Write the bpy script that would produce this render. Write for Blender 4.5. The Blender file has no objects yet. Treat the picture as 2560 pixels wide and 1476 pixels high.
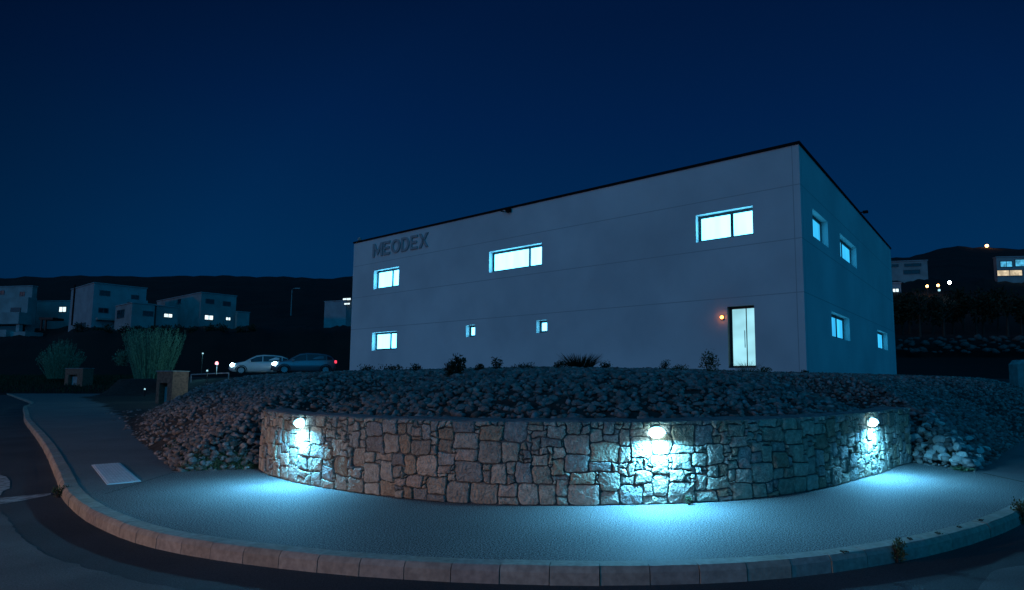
import bpy, bmesh, math, random
import numpy as np
from mathutils import Vector, Matrix
random.seed(7); RNG = np.random.default_rng(7)
S = bpy.context.scene
COL = S.collection
R = math.radians

# ------------------------------------------------------------------ camera
EYE = 1.55
CX, CY, FPX = 1450.0, 811.0, 1486.0            # principal point and focal length in photo pixels (2560 x 1476)
PITCH = math.atan(142 / 1486.0)
cam = bpy.data.cameras.new('camera'); camo = bpy.data.objects.new('camera', cam); COL.objects.link(camo)
cam.sensor_fit = 'HORIZONTAL'; cam.sensor_width = 36.0
cam.lens = 36.0 * FPX / 2560.0
cam.shift_x = (1280 - CX) / 2560.0; cam.shift_y = (CY - 738) / 2560.0
cam.clip_start = 0.05; cam.clip_end = 4000
camo.location = (0, 0, EYE); camo.rotation_euler = (R(90) + PITCH, 0, 0)
S.camera = camo

# ------------------------------------------------------------------ sky (deep blue night, cyan fill glow added behind the camera to light the facade)
W = bpy.data.worlds.new('World'); S.world = W; W.use_nodes = True
nt = W.node_tree; nt.nodes.clear()
def wn(t, **k):
    n = nt.nodes.new(t)
    for a, b in k.items(): setattr(n, a, b)
    return n
out = wn('ShaderNodeOutputWorld'); bg = wn('ShaderNodeBackground'); bg.inputs[1].default_value = 1.0
tc = wn('ShaderNodeTexCoord'); sep = wn('ShaderNodeSeparateXYZ')
ramp = wn('ShaderNodeValToRGB'); ramp.color_ramp.interpolation = 'LINEAR'
el = ramp.color_ramp.elements
el[0].position = 0.0; el[0].color = (0.0005, 0.0265, 0.092, 1)
el[1].position = 0.196; el[1].color = (0.0004, 0.0242, 0.0865, 1)
for p_, c_ in ((0.40, (0.0004, 0.0137, 0.0648, 1)), (0.54, (0.0004, 0.0091, 0.0452, 1)), (1.0, (0.0003, 0.004, 0.025, 1))):
    e = el.new(p_); e.color = c_
nt.links.new(tc.outputs['Generated'], sep.inputs[0]); nt.links.new(sep.outputs['Z'], ramp.inputs[0])
d2 = wn('ShaderNodeVectorMath', operation='DOT_PRODUCT'); d2.inputs[1].default_value = (0.1, 0.99, -0.1)
nt.links.new(tc.outputs['Generated'], d2.inputs[0])
m2 = wn('ShaderNodeMapRange'); m2.inputs[1].default_value = 0.5; m2.inputs[2].default_value = 0.75; m2.inputs[3].default_value = 0.45; m2.inputs[4].default_value = 1.0
nt.links.new(d2.outputs['Value'], m2.inputs[0])
dim = wn('ShaderNodeMix', data_type='RGBA', blend_type='MULTIPLY'); dim.inputs[0].default_value = 1.0
nt.links.new(ramp.outputs[0], dim.inputs[6]); nt.links.new(m2.outputs[0], dim.inputs[7])
dot = wn('ShaderNodeVectorMath', operation='DOT_PRODUCT'); dot.inputs[1].default_value = (0.02, -0.98, 0.18)
nt.links.new(tc.outputs['Generated'], dot.inputs[0])
mr = wn('ShaderNodeMapRange', interpolation_type='SMOOTHSTEP'); mr.inputs[1].default_value = -0.1; mr.inputs[2].default_value = 0.95
nt.links.new(dot.outputs['Value'], mr.inputs[0])
glow = wn('ShaderNodeMix', data_type='RGBA', blend_type='ADD'); glow.inputs[7].default_value = (0.006, 0.205, 0.475, 1)
nt.links.new(mr.outputs[0], glow.inputs[0]); nt.links.new(dim.outputs[2], glow.inputs[6])
nt.links.new(glow.outputs[2], bg.inputs[0]); nt.links.new(bg.outputs[0], out.inputs[0])

# ------------------------------------------------------------------ one weak warm sun: far street light of the town, low at the left
sd = bpy.data.lights.new('sun', 'SUN'); sun = bpy.data.objects.new('sun', sd); COL.objects.link(sun)
sd.energy = 0.105; sd.angle = R(3); sd.color = (1.0, 0.50, 0.34)
sun.rotation_euler = Vector((0.85, 0.48, -0.16)).to_track_quat('-Z', 'Y').to_euler()
S.view_settings.view_transform = 'Standard'; S.view_settings.look = 'None'
S.view_settings.exposure = 0; S.view_settings.gamma = 1
S.cycles.use_denoising = True
S.cycles.max_bounces = 6; S.cycles.sample_clamp_indirect = 4

# ------------------------------------------------------------------ helpers
def ray(px, py):
    x = (px - CX) / FPX; y = -(py - CY) / FPX
    return np.array([x, math.cos(PITCH) - y * math.sin(PITCH), math.sin(PITCH) + y * math.cos(PITCH)])
EYEP = np.array([0, 0, EYE])
def onz(px, py, z=0.0):                      # where a sight line of the survey photo meets the level z
    d = ray(px, py); return EYEP + d * ((z - EYE) / d[2])
def aty(px, py, Y):
    d = ray(px, py); return EYEP + d * (Y / d[1])

def tag(o, label=None, cat=None, group=None, kind=None):
    if label: o['label'] = label
    if cat: o['category'] = cat
    if group: o['group'] = group
    if kind: o['kind'] = kind
    return o
def empty(name, loc=(0, 0, 0), rz=0):
    o = bpy.data.objects.new(name, None); COL.objects.link(o)
    o.location = loc; o.rotation_euler = (0, 0, rz); o.empty_display_size = 0.2
    return o
class MB:
    def __init__(s): s.v = []; s.f = []; s.uv = None; s.c = []; s.mi = []
    def poly(s, pts):
        i = len(s.v); s.v += [tuple(p) for p in pts]; s.f.append(tuple(range(i, i + len(pts))))
    def box(s, a, b):
        x0, y0, z0 = a; x1, y1, z1 = b; i = len(s.v)
        s.v += [(x0, y0, z0), (x1, y0, z0), (x1, y1, z0), (x0, y1, z0), (x0, y0, z1), (x1, y0, z1), (x1, y1, z1), (x0, y1, z1)]
        s.f += [tuple(i + k for k in q) for q in ((0, 3, 2, 1), (4, 5, 6, 7), (0, 1, 5, 4), (1, 2, 6, 5), (2, 3, 7, 6), (3, 0, 4, 7))]
    def obox(s, o, ux, uy, uz, a, b):         # box in an oriented frame
        i = len(s.v); o = np.array(o, float); ux = np.array(ux, float); uy = np.array(uy, float); uz = np.array(uz, float)
        for x, y, z in ((a[0], a[1], a[2]), (b[0], a[1], a[2]), (b[0], b[1], a[2]), (a[0], b[1], a[2]), (a[0], a[1], b[2]), (b[0], a[1], b[2]), (b[0], b[1], b[2]), (a[0], b[1], b[2])):
            s.v.append(tuple(o + ux * x + uy * y + uz * z))
        s.f += [tuple(i + k for k in q) for q in ((0, 3, 2, 1), (4, 5, 6, 7), (0, 1, 5, 4), (1, 2, 6, 5), (2, 3, 7, 6), (3, 0, 4, 7))]
    def tube(s, pts, rads, n=8, cap=True):
        pts = [np.array(p, float) for p in pts]; base = len(s.v)
        for k, p in enumerate(pts):
            t = pts[min(k + 1, len(pts) - 1)] - pts[max(k - 1, 0)]; t /= np.linalg.norm(t) + 1e-9
            a = np.cross(t, (0, 0, 1.0) if abs(t[2]) < .9 else (1.0, 0, 0)); a /= np.linalg.norm(a); b = np.cross(t, a)
            r = rads[k] if hasattr(rads, '__len__') else rads
            for j in range(n):
                q = 2 * math.pi * j / n; s.v.append(tuple(p + r * (a * math.cos(q) + b * math.sin(q))))
        for k in range(len(pts) - 1):
            for j in range(n):
                i0 = base + k * n + j; i1 = base + k * n + (j + 1) % n
                s.f.append((i0, i1, i1 + n, i0 + n))
        if cap:
            s.f.append(tuple(base + j for j in range(n))[::-1]); s.f.append(tuple(base + (len(pts) - 1) * n + j for j in range(n)))
    def mesh(s, name):
        me = bpy.data.meshes.new(name); me.from_pydata(s.v, [], s.f); me.update(); return me
    def build(s, name, mat, parent=None, smooth=False, fix=True, bevel=0):
        me = s.mesh(name)
        if fix:
            bm = bmesh.new(); bm.from_mesh(me)
            if bevel:
                bmesh.ops.bevel(bm, geom=list(bm.edges), offset=bevel, segments=1, affect='EDGES', clamp_overlap=True)
            bmesh.ops.recalc_face_normals(bm, faces=bm.faces); bm.to_mesh(me); bm.free()
        if smooth: me.polygons.foreach_set('use_smooth', [True] * len(me.polygons))
        o = bpy.data.objects.new(name, me); COL.objects.link(o)
        if mat: me.materials.append(mat)
        if parent is not None: o.parent = parent
        return o
def np_mesh(name, V, Fa, mat, smooth=False, parent=None):
    me = bpy.data.meshes.new(name); V = np.asarray(V, np.float32); Fa = np.asarray(Fa, np.int32); k = Fa.shape[1]
    me.vertices.add(len(V)); me.vertices.foreach_set('co', V.ravel())
    me.loops.add(Fa.size); me.loops.foreach_set('vertex_index', Fa.ravel())
    me.polygons.add(len(Fa)); me.polygons.foreach_set('loop_start', np.arange(len(Fa), dtype=np.int32) * k)
    if smooth: me.polygons.foreach_set('use_smooth', np.ones(len(Fa), bool))
    me.update(calc_edges=True); me.validate()
    me.materials.append(mat)
    o = bpy.data.objects.new(name, me); COL.objects.link(o)
    if parent is not None: o.parent = parent
    return o

# ------------------------------------------------------------------ materials
def mat(name, c1, c2=None, scale=5.0, rough=0.8, bump=0.0, bscale=None, detail=4, metal=0.0, contrast=(0.35, 0.65), attr=None, spec=0.3, bdist=0.02, big=None):
    m = bpy.data.materials.new(name); m.use_nodes = True; t = m.node_tree; b = t.nodes['Principled BSDF']
    b.inputs['Roughness'].default_value = rough; b.inputs['Metallic'].default_value = metal
    b.inputs['Specular IOR Level'].default_value = spec
    c2 = c2 or tuple(x * .8 for x in c1)
    geo = t.nodes.new('ShaderNodeTexCoord')
    n = t.nodes.new('ShaderNodeTexNoise'); n.inputs['Scale'].default_value = scale; n.inputs['Detail'].default_value = detail
    t.links.new(geo.outputs['Object'], n.inputs['Vector'])
    r = t.nodes.new('ShaderNodeValToRGB'); r.color_ramp.elements[0].position, r.color_ramp.elements[1].position = contrast
    r.color_ramp.elements[0].color = (*c2, 1); r.color_ramp.elements[1].color = (*c1, 1)
    t.links.new(n.outputs['Fac'], r.inputs[0]); col = r.outputs[0]
    if big:                                   # large soft stains
        n2 = t.nodes.new('ShaderNodeTexNoise'); n2.inputs['Scale'].default_value = big[0]; n2.inputs['Detail'].default_value = 3
        t.links.new(geo.outputs['Object'], n2.inputs['Vector'])
        m2 = t.nodes.new('ShaderNodeMapRange'); m2.inputs[1].default_value = .3; m2.inputs[2].default_value = .7; m2.inputs[3].default_value = big[1]; m2.inputs[4].default_value = 1.0
        t.links.new(n2.outputs['Fac'], m2.inputs[0])
        mx = t.nodes.new('ShaderNodeMix'); mx.data_type = 'RGBA'; mx.blend_type = 'MULTIPLY'; mx.inputs[0].default_value = 1
        t.links.new(col, mx.inputs[6]); t.links.new(m2.outputs[0], mx.inputs[7]); col = mx.outputs[2]
    if attr:
        a = t.nodes.new('ShaderNodeAttribute'); a.attribute_name = attr
        mx = t.nodes.new('ShaderNodeMix'); mx.data_type = 'RGBA'; mx.blend_type = 'MULTIPLY'; mx.inputs[0].default_value = 1
        t.links.new(col, mx.inputs[6]); t.links.new(a.outputs['Color'], mx.inputs[7]); col = mx.outputs[2]
    t.links.new(col, b.inputs['Base Color'])
    if bump:
        nb = t.nodes.new('ShaderNodeTexNoise'); nb.inputs['Scale'].default_value = bscale or scale; nb.inputs['Detail'].default_value = 5
        t.links.new(geo.outputs['Object'], nb.inputs['Vector'])
        bu = t.nodes.new('ShaderNodeBump'); bu.inputs['Strength'].default_value = bump; bu.inputs['Distance'].default_value = bdist
        t.links.new(nb.outputs['Fac'], bu.inputs['Height']); t.links.new(bu.outputs[0], b.inputs['Normal'])
    return m
def emit(name, col, s, var=0.0, vscale=(1, 1, 1)):
    m = bpy.data.materials.new(name); m.use_nodes = True; t = m.node_tree; t.nodes.clear()
    o = t.nodes.new('ShaderNodeOutputMaterial'); e = t.nodes.new('ShaderNodeEmission')
    e.inputs[0].default_value = (*col, 1); e.inputs[1].default_value = s
    if var:
        tc_ = t.nodes.new('ShaderNodeTexCoord'); mp = t.nodes.new('ShaderNodeMapping'); mp.inputs['Scale'].default_value = vscale
        n = t.nodes.new('ShaderNodeTexNoise'); n.inputs['Scale'].default_value = 1.0; n.inputs['Detail'].default_value = 2
        mrr = t.nodes.new('ShaderNodeMapRange'); mrr.inputs[1].default_value = .35; mrr.inputs[2].default_value = .65
        mrr.inputs[3].default_value = s * (1 - var); mrr.inputs[4].default_value = s
        t.links.new(tc_.outputs['Object'], mp.inputs[0]); t.links.new(mp.outputs[0], n.inputs['Vector']); t.links.new(n.outputs['Fac'], mrr.inputs[0]); t.links.new(mrr.outputs[0], e.inputs[1])
    t.links.new(e.outputs[0], o.inputs[0]); return m
def glass(name, c=(0.01, 0.02, 0.03)):
    m = mat(name, c, c, rough=0.08, spec=0.6); return m

M = {}
M['asphalt'] = mat('asphalt', (0.10, 0.103, 0.108), (0.045, 0.047, 0.05), 70, .85, .5, 110, contrast=(.3, .7), big=(0.6, .6))
M['worn_asphalt'] = mat('worn_asphalt', (0.20, 0.195, 0.19), (0.09, 0.088, 0.088), 80, .85, .5, 120, contrast=(.3, .7), big=(1.2, .6))
M['pavement'] = mat('pavement_gravel_resin', (0.34, 0.33, 0.315), (0.022, 0.022, 0.022), 70, .8, .35, 70, detail=1, contrast=(.40, .62), bdist=.010, big=(.7, .78))
M['dark_pavement'] = mat('dark_pavement', (0.27, 0.26, 0.25), (0.12, 0.12, 0.12), 90, .85, .5, 100, contrast=(.35, .7), big=(.7, .75))
M['kerb'] = mat('kerb_concrete', (0.42, 0.375, 0.32), (0.30, 0.265, 0.23), 18, .85, .25, 60, attr='Col', big=(3, .8))
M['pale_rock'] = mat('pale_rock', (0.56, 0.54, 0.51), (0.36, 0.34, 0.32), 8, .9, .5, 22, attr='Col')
M['soil'] = mat('soil', (0.05, 0.045, 0.04), (0.02, 0.019, 0.017), 6, .95, .6, 20)
M['rock'] = mat('rock', (0.27, 0.25, 0.24), (0.13, 0.118, 0.112), 9, .9, .5, 22, attr='Col')
M['stone'] = mat('wall_stone', (0.56, 0.51, 0.43), (0.38, 0.335, 0.28), 14, .85, 1.0, 30, attr='Col', bdist=.05)
M['mortar'] = mat('mortar', (0.15, 0.145, 0.14), (0.09, 0.09, 0.088), 30, .95, .5, 60)
M['coping'] = mat('coping_mortar', (0.22, 0.22, 0.22), (0.13, 0.13, 0.13), 12, .9, .5, 40)
M['grass'] = mat('grass', (0.035, 0.055, 0.025), (0.015, 0.025, 0.012), 3, .95, .6, 20)
M['terrain'] = mat('terrain', (0.010, 0.011, 0.009), (0.003, 0.004, 0.003), .06, .95, detail=8)
M['leaf'] = mat('leaf', (0.06, 0.10, 0.045), (0.03, 0.055, 0.025), 3, .7)
M['dark_leaf'] = mat('dark_leaf', (0.028, 0.042, 0.02), (0.012, 0.02, 0.01), 3, .8)
M['reed'] = mat('reed_leaf', (0.27, 0.34, 0.21), (0.13, 0.18, 0.10), 5, .7)
M['bark'] = mat('bark', (0.06, 0.05, 0.04), (0.03, 0.025, 0.02), 8, .9)
M['fascia'] = mat('dark_metal', (0.006, 0.006, 0.007), (0.005, 0.005, 0.006), 4, .7, spec=.1)
M['frame'] = mat('window_frame_metal', (0.09, 0.10, 0.11), (0.07, 0.08, 0.09), 5, .5)
M['dark_frame'] = mat('door_frame_metal', (0.035, 0.05, 0.055), (0.025, 0.035, 0.04), 5, .4)
M['reveal'] = mat('white_reveal', (0.75, 0.76, 0.76), (0.68, 0.69, 0.69), 4, .7)
M['sign'] = mat('sign_letter_metal', (0.36, 0.37, 0.38), (0.28, 0.29, 0.30), 6, .6)
M['white'] = mat('white_render', (0.36, 0.35, 0.34), (0.27, 0.262, 0.255), .5, .9, big=(.2, .85))
M['grey_render'] = mat('grey_render', (0.34, 0.34, 0.35), (0.27, 0.27, 0.28), .5, .9)
M['brick'] = mat('orange_brick', (0.36, 0.155, 0.10), (0.19, 0.085, 0.06), 6, .9, .4, 14)
M['tactile'] = mat('white_tactile', (0.72, 0.72, 0.72), (0.58, 0.58, 0.58), 9, .7)
M['paint'] = mat('road_paint', (0.40, 0.40, 0.38), (0.14, 0.14, 0.135), 9, .8, contrast=(.38, .55))
M['silver'] = mat('silver_car_paint', (0.26, 0.28, 0.31), (0.24, 0.26, 0.29), 2, .25, metal=.5, spec=.6)
M['white_paint'] = mat('white_car_paint', (0.62, 0.62, 0.61), (0.58, 0.58, 0.57), 2, .25, spec=.6)
M['tyre'] = mat('tyre_rubber', (0.02, 0.02, 0.02), (0.015, 0.015, 0.015), 9, .8)
M['rim'] = mat('alloy_rim', (0.5, 0.51, 0.52), (0.42, 0.43, 0.44), 4, .3, metal=.8)
M['glass'] = glass('dark_glass')
M['plastic'] = mat('black_plastic', (0.02, 0.02, 0.022), (0.015, 0.015, 0.016), 5, .5)
M['lamp_metal'] = mat('lamp_housing', (0.30, 0.31, 0.32), (0.24, 0.25, 0.26), 6, .5, metal=.4)
M['concrete'] = mat('concrete', (0.36, 0.35, 0.34), (0.25, 0.24, 0.235), 4, .9, .3, 30)
M['boulder'] = mat('boulder', (0.10, 0.095, 0.09), (0.05, 0.048, 0.046), 3, .9, .6, 8)
M['e_pane'] = emit('lit_pane_white', (0.122, 0.62, 1.0), 7.2, .14, (2.5, 2.5, .4))
M['e_pane_side'] = emit('lit_pane_cyan', (0.04, 0.52, 1.0), 1.35, .35, (1.3, 1.3, .3))
M['e_door'] = emit('lit_door_glass', (0.40, 0.86, 1.0), 1.12, .35, (.6, .6, .9))
M['e_far'] = emit('lit_far_window', (0.75, 0.95, 1.0), 1.6, .25, (1, 1, 1))
M['e_far_warm'] = emit('lit_far_window_warm', (1.0, 0.82, 0.55), 1.0, .5, (1.2, 1.2, 1.2))
M['e_far_cyan'] = emit('lit_far_window_cyan', (0.10, 0.55, 0.9), 1.1, .6, (1.2, 1.2, 1.2))
M['e_lamp'] = emit('lamp_diffuser_glow', (0.55, 0.9, 1.0), 40)
M['e_opal'] = emit('opal_glass_glow', (0.22, 0.72, 1.0), 9)
M['e_lens'] = emit('headlamp_lens_glow', (0.25, 0.7, 1.0), 3.5)
M['e_head'] = emit('headlamp_glow', (0.6, 0.9, 1.0), 60)
M['e_amber'] = emit('amber_lamp_glow', (1.0, 0.28, 0.06), 9)
M['e_orange'] = emit('orange_lamp_glow', (1.0, 0.42, 0.12), 14)
M['e_red'] = emit('tail_lamp_glow', (1.0, 0.05, 0.10), 1.6)
M['e_star'] = emit('white_lamp_glow', (0.75, 0.92, 1.0), 30)

def facade_material():                        # painted precast panels: joints run at fixed heights and near the corner
    m = mat('painted_facade', (0.74, 0.735, 0.73), (0.62, 0.62, 0.625), .35, .85, .12, 60, big=(.15, .86), bdist=.004)
    t = m.node_tree; b = t.nodes['Principled BSDF']
    uv = t.nodes.new('ShaderNodeUVMap'); uv.uv_map = 'panel'; sx = t.nodes.new('ShaderNodeSeparateXYZ'); t.links.new(uv.outputs[0], sx.inputs[0])
    tot = None
    for src, val in (('Y', 4.95), ('Y', 7.06), ('Y', 9.19), ('X', .27)):
        d = t.nodes.new('ShaderNodeMath'); d.operation = 'COMPARE'; d.inputs[1].default_value = val; d.inputs[2].default_value = .016
        t.links.new(sx.outputs[src], d.inputs[0])
        if tot is None: tot = d
        else:
            a = t.nodes.new('ShaderNodeMath'); a.operation = 'MAXIMUM'; t.links.new(tot.outputs[0], a.inputs[0]); t.links.new(d.outputs[0], a.inputs[1]); tot = a
    mx = t.nodes.new('ShaderNodeMix'); mx.data_type = 'RGBA'; mx.blend_type = 'MIX'
    old = b.inputs['Base Color'].links[0].from_socket
    t.links.new(old, mx.inputs[6]); mx.inputs[7].default_value = (.40, .40, .41, 1); t.links.new(tot.outputs[0], mx.inputs[0]); t.links.new(mx.outputs[2], b.inputs['Base Color'])
    return m
M['facade'] = facade_material()

# ------------------------------------------------------------------ plan of the corner
def chaikin(P, n=2):
    P = [np.array(p[:2], float) for p in P]
    for _ in range(n):
        Q = [P[0]]
        for a, b in zip(P[:-1], P[1:]): Q += [a * .75 + b * .25, a * .25 + b * .75]
        P = Q + [P[-1]]
    return P
def resample(P, step):
    P = np.array(P); seg = np.linalg.norm(np.diff(P, axis=0), axis=1); L = np.concatenate([[0], np.cumsum(seg)])
    n = max(2, int(round(L[-1] / step)) + 1); t = np.linspace(0, L[-1], n)
    return np.stack([np.interp(t, L, P[:, 0]), np.interp(t, L, P[:, 1])], 1)
kerb_plan = [(-80.6, 83.2), (-67.9, 71.2), (-52.0, 55.5), (-40.6, 44.4), (-35.6, 38.6), (-34.6, 37.2), (-27.4, 29.6), (-23.8, 25.7), (-20.5, 22.3), (-16.15, 17.9), (-12.35, 13.98), (-9.73, 11.2),
    (-8.42, 9.81), (-7.45, 8.75), (-6.13, 7.51), (-5.42, 6.96), (-4.93, 6.6), (-4.3, 6.2), (-3.65, 5.9), (-2.84, 5.61), (-2.02, 5.37), (-1.2, 5.22), (-.4, 5.13), (.4, 5.11), (1.2, 5.18),
    (2.0, 5.35), (2.94, 5.74), (3.6, 6.07), (4.35, 6.55), (5.32, 7.3), (6.6, 8.5), (8.6, 10.6), (13, 15.5), (22, 25.5), (45, 51)]
kerb_line = resample(chaikin(kerb_plan, 2), .42)
WC, WR = None, None
wb = np.array([(-5.643, 10.665), (-4.684, 9.597), (-3.341, 8.631), (-2.309, 8.054), (-1.44, 7.719), (-.661, 7.622), (.1, 7.622), (.867, 7.67), (1.946, 7.896), (2.9, 8.361), (4.246, 9.483), (5.656, 10.959), (6.359, 11.598)])
A = np.c_[2 * wb, np.ones(len(wb))]; sol = np.linalg.lstsq(A, (wb ** 2).sum(1), rcond=None)[0]
WC = sol[:2]; WR = math.sqrt(sol[2] + WC @ WC)
TH0 = math.atan2(wb[0, 1] - WC[1], wb[0, 0] - WC[0]) % (2 * math.pi); TH1 = math.atan2(wb[-1, 1] - WC[1], wb[-1, 0] - WC[0]) % (2 * math.pi)
print('wall circle', WC, WR, TH0, TH1)
WALL_H, WALL_T = 1.05, .42
_t = [math.atan2(p[1] - WC[1], p[0] - WC[0]) % (2 * math.pi) for p in wb]; _r = [math.hypot(p[0] - WC[0], p[1] - WC[1]) - WR for p in wb]
OFF_T = np.linspace(_t[0], _t[-1], 60); OFF_R = np.interp(OFF_T, _t, _r)          # the wall is not a perfect circle: it straightens to the right
for _ in range(4): OFF_R[1:-1] = (OFF_R[:-2] + 2 * OFF_R[1:-1] + OFF_R[2:]) / 4
toe_left = np.array([(-4.9, 11.2), (-5.75, 10.72), (-6.93, 10.40), (-9.69, 13.66), (-15.99, 20.9), (-37.1, 44.85), (-48, 57)])
toe_right = np.array([(5.9, 12.2), (6.36, 11.45), (6.72, 10.30), (8.74, 12.58), (11.92, 16.18), (20, 25.4), (40, 48.2)])
def dist_poly(P, X):
    X = np.atleast_2d(X); best = np.full(len(X), 1e9)
    for a, b in zip(P[:-1], P[1:]):
        ab = b - a; t = np.clip(((X - a) @ ab) / (ab @ ab), 0, 1); d = np.linalg.norm(X - (a + t[:, None] * ab), axis=1); best = np.minimum(best, d)
    return best
inside_poly_pts = np.vstack([toe_left[::-1][:-1] if False else toe_left[::-1], [(WC[0] + (WR - WALL_T) * math.cos(t), WC[1] + (WR - WALL_T) * math.sin(t)) for t in np.linspace(TH0, TH1, 40)], toe_right, [(60, 90), (-60, 90)]])
def inside(P, X):
    X = np.atleast_2d(X); r = np.zeros(len(X), bool); n = len(P); j = n - 1
    for i in range(n):
        xi, yi = P[i]; xj, yj = P[j]
        c = ((yi > X[:, 1]) != (yj > X[:, 1])) & (X[:, 0] < (xj - xi) * (X[:, 1] - yi) / (yj - yi + 1e-12) + xi)
        r ^= c; j = i
    return r
PLAT = 2.05
def prof(d, z0, run):
    a = np.clip(d / run, 0, 1); z = z0 + (1.70 - z0) * (a * (1.25 - .25 * a * a) if False else np.sin(a * math.pi / 2) ** .95)
    return z + (PLAT - 1.70) * np.clip((d - run) / 8.5, 0, 1)
def bank_z(X):
    X = np.atleast_2d(X)
    dl = dist_poly(toe_left, X); dr = dist_poly(toe_right, X)
    rr = WR - WALL_T - np.linalg.norm(X - WC, axis=1)
    th = np.arctan2(X[:, 1] - WC[1], X[:, 0] - WC[0]) % (2 * math.pi)
    w = prof(np.clip(rr, 0, 99), .95, 2.6)
    w = np.where((th > TH0 - .02) & (th < TH1 + .02), w, 9)
    zl = prof(np.clip(dl - np.interp(X[:, 1], [16, 24, 38, 60], [0, .7, 5.0, 6.0]), 0, 99), -.03, 3.9) + .05 * np.clip(dl, 0, 1); zr = prof(dr, -.03, 3.9)
    k = .12; st = np.stack([zl, zr, w])
    mn = st.min(0)
    return mn

# ------------------------------------------------------------------ ground, hills
skyl = [(-900, 690), (0, 695), (35, 693), (50, 687), (70, 691), (110, 696), (140, 690), (200, 687), (300, 691), (420, 690), (500, 688), (600, 690), (700, 691), (750, 692), (800, 698), (830, 696), (860, 689), (1000, 680), (1600, 660), (2000, 652), (2228, 646), (2270, 642), (2314, 633), (2352, 624), (2399, 612), (2418, 611), (2448, 616), (2560, 619), (3400, 640)]
def terrain_profile(px):
    sy = np.interp(px, [a for a, _ in skyl], [b for _, b in skyl])
    q = float(np.clip((px - 900) / 1200, 0, 1))
    hb = float(np.interp(px, [0, 125, 190], [9.3, 9.3, 11.7]))
    rl = [(0, -.32), (71, -.32), (74.5, -.02), (80, 1.0), (100, 2.4), (111, hb - 1.8), (118, hb), (135, hb + 2.0), (150, 15.0), (200, 18.5), (450, EYE + (953 - sy) / FPX * 450), (640, EYE + (953 - sy) / FPX * 450 - 40), (1500, -20)]
    rr = [(0, -.32), (42, -.32), (50, 1.9), (61, 4.0), (63.5, 6.1), (75, 7.5), (110, 20.0), (160, 30), (350, EYE + (953 - sy) / FPX * 350), (520, EYE + (953 - sy) / FPX * 350 - 40), (1500, -20)]
    return rl, rr, q
radii = np.array([0, 3, 8, 15, 25, 35, 42, 46, 50, 56, 61, 63.5, 68, 71, 74.5, 77, 80, 85, 90, 100, 106, 111, 118, 126, 135, 150, 175, 200, 240, 300, 350, 400, 450, 520, 640, 800, 1500])
V = []; Fq = []
angs = list(np.linspace(-180, -75, 20)) + list(np.linspace(-70, 60, 260)) + list(np.linspace(65, 180, 22))[:-1]
for a in angs:
    px = CX + FPX * math.tan(R(max(-58, min(55, a))))
    rl, rr, q = terrain_profile(px)
    fr = 1.0 if abs(a) < 75 else max(0.0, 1 - (abs(a) - 75) / 30)
    for i, r in enumerate(radii):
        # r is measured along the forward direction inside the view
        c = math.cos(R(a)) if abs(a) < 60 else .5
        z = (1 - q) * np.interp(r, [k for k, _ in rl], [k for _, k in rl]) + q * np.interp(r, [k for k, _ in rr], [k for _, k in rr])
        z = -.32 + (z + .32) * fr
        if abs(a) > 125: z = float(np.interp(r, [0, 11, 16, 24, 60, 1500], [-.32, -.32, 3.2, 5.2, 5.5, 5.5])) * min(1, (abs(a) - 125) / 20) + -.32 * (1 - min(1, (abs(a) - 125) / 20))  # unseen rise behind the camera, added to block low glow from kerb and wall
        if r > 110: z += .35 * math.sin(a * 1.7 + r * .05) + .3 * math.sin(a * 4.1 + r) + (0.5 * random.random() if 300 < r < 600 else 0)
        V.append((r / c * math.sin(R(a)), r / c * math.cos(R(a)), z))
nr = len(radii); na = len(angs)
for i in range(na):
    for k in range(nr - 1):
        a0 = i * nr + k; b0 = ((i + 1) % na) * nr + k
        Fq.append((a0, b0, b0 + 1, a0 + 1))
tag(np_mesh('ground', V, Fq, M['terrain'], smooth=True), kind='structure')

# road
def sheet(name, pts, z, m, kind='structure', sub=0):
    mb = MB(); mb.poly([(p[0], p[1], z) for p in pts]); me = mb.mesh(name)
    bm = bmesh.new(); bm.from_mesh(me); bmesh.ops.triangulate(bm, faces=bm.faces); bmesh.ops.recalc_face_normals(bm, faces=bm.faces)
    for f in bm.faces:
        if f.normal.z < 0: f.normal_flip()
    bm.to_mesh(me); bm.free()
    o = bpy.data.objects.new(name, me); COL.objects.link(o); me.materials.append(m)
    if kind: o['kind'] = kind
    return o
KH = .14
sheet('road', [(-95, 90), (-95, -9.5), (60, -9.5), (60, 60)] + [tuple(p) for p in kerb_line[::-1]], -KH, M['asphalt'])
def jag(P, n, amp):
    P = resample(np.array(P), .12); return [tuple(p + RNG.normal(0, amp, 2)) for p in P]
pw = [onz(x, y, -KH)[:2] for x, y in ((-40, 1276), (0, 1281), (23, 1297), (51, 1342), (114, 1390), (203, 1416), (327, 1451), (431, 1471), (560, 1500), (900, 1560))]
tag(sheet('worn_road_surface', jag(pw, 3, .012) + [(-1.0, 1.0), (-14, 1.0), (-14, 7.0)], -KH + .004, M['worn_asphalt']))
pw = [onz(x, y, -KH)[:2] for x, y in ((2400, 1520), (2444, 1476), (2470, 1436), (2490, 1424), (2560, 1414), (2640, 1412))]
sheet('worn_road_surface', jag(pw, 3, .01) + [(7, 4.4), (7, 2.5), (2.4, 3.2)], -KH + .004, M['worn_asphalt'])
def marking(pts, label):
    o = sheet('road_marking', [onz(x, y, -KH)[:2] for x, y in pts], -KH + .005, M['paint'], None)
    return tag(o, label, 'road marking')
marking([(-60, 1251), (0, 1246), (96, 1237), (127, 1234), (127, 1238), (91, 1246), (23, 1258.5), (0, 1261), (-60, 1268)], 'worn white line on the road running up to the kerb corner at left')
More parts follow.
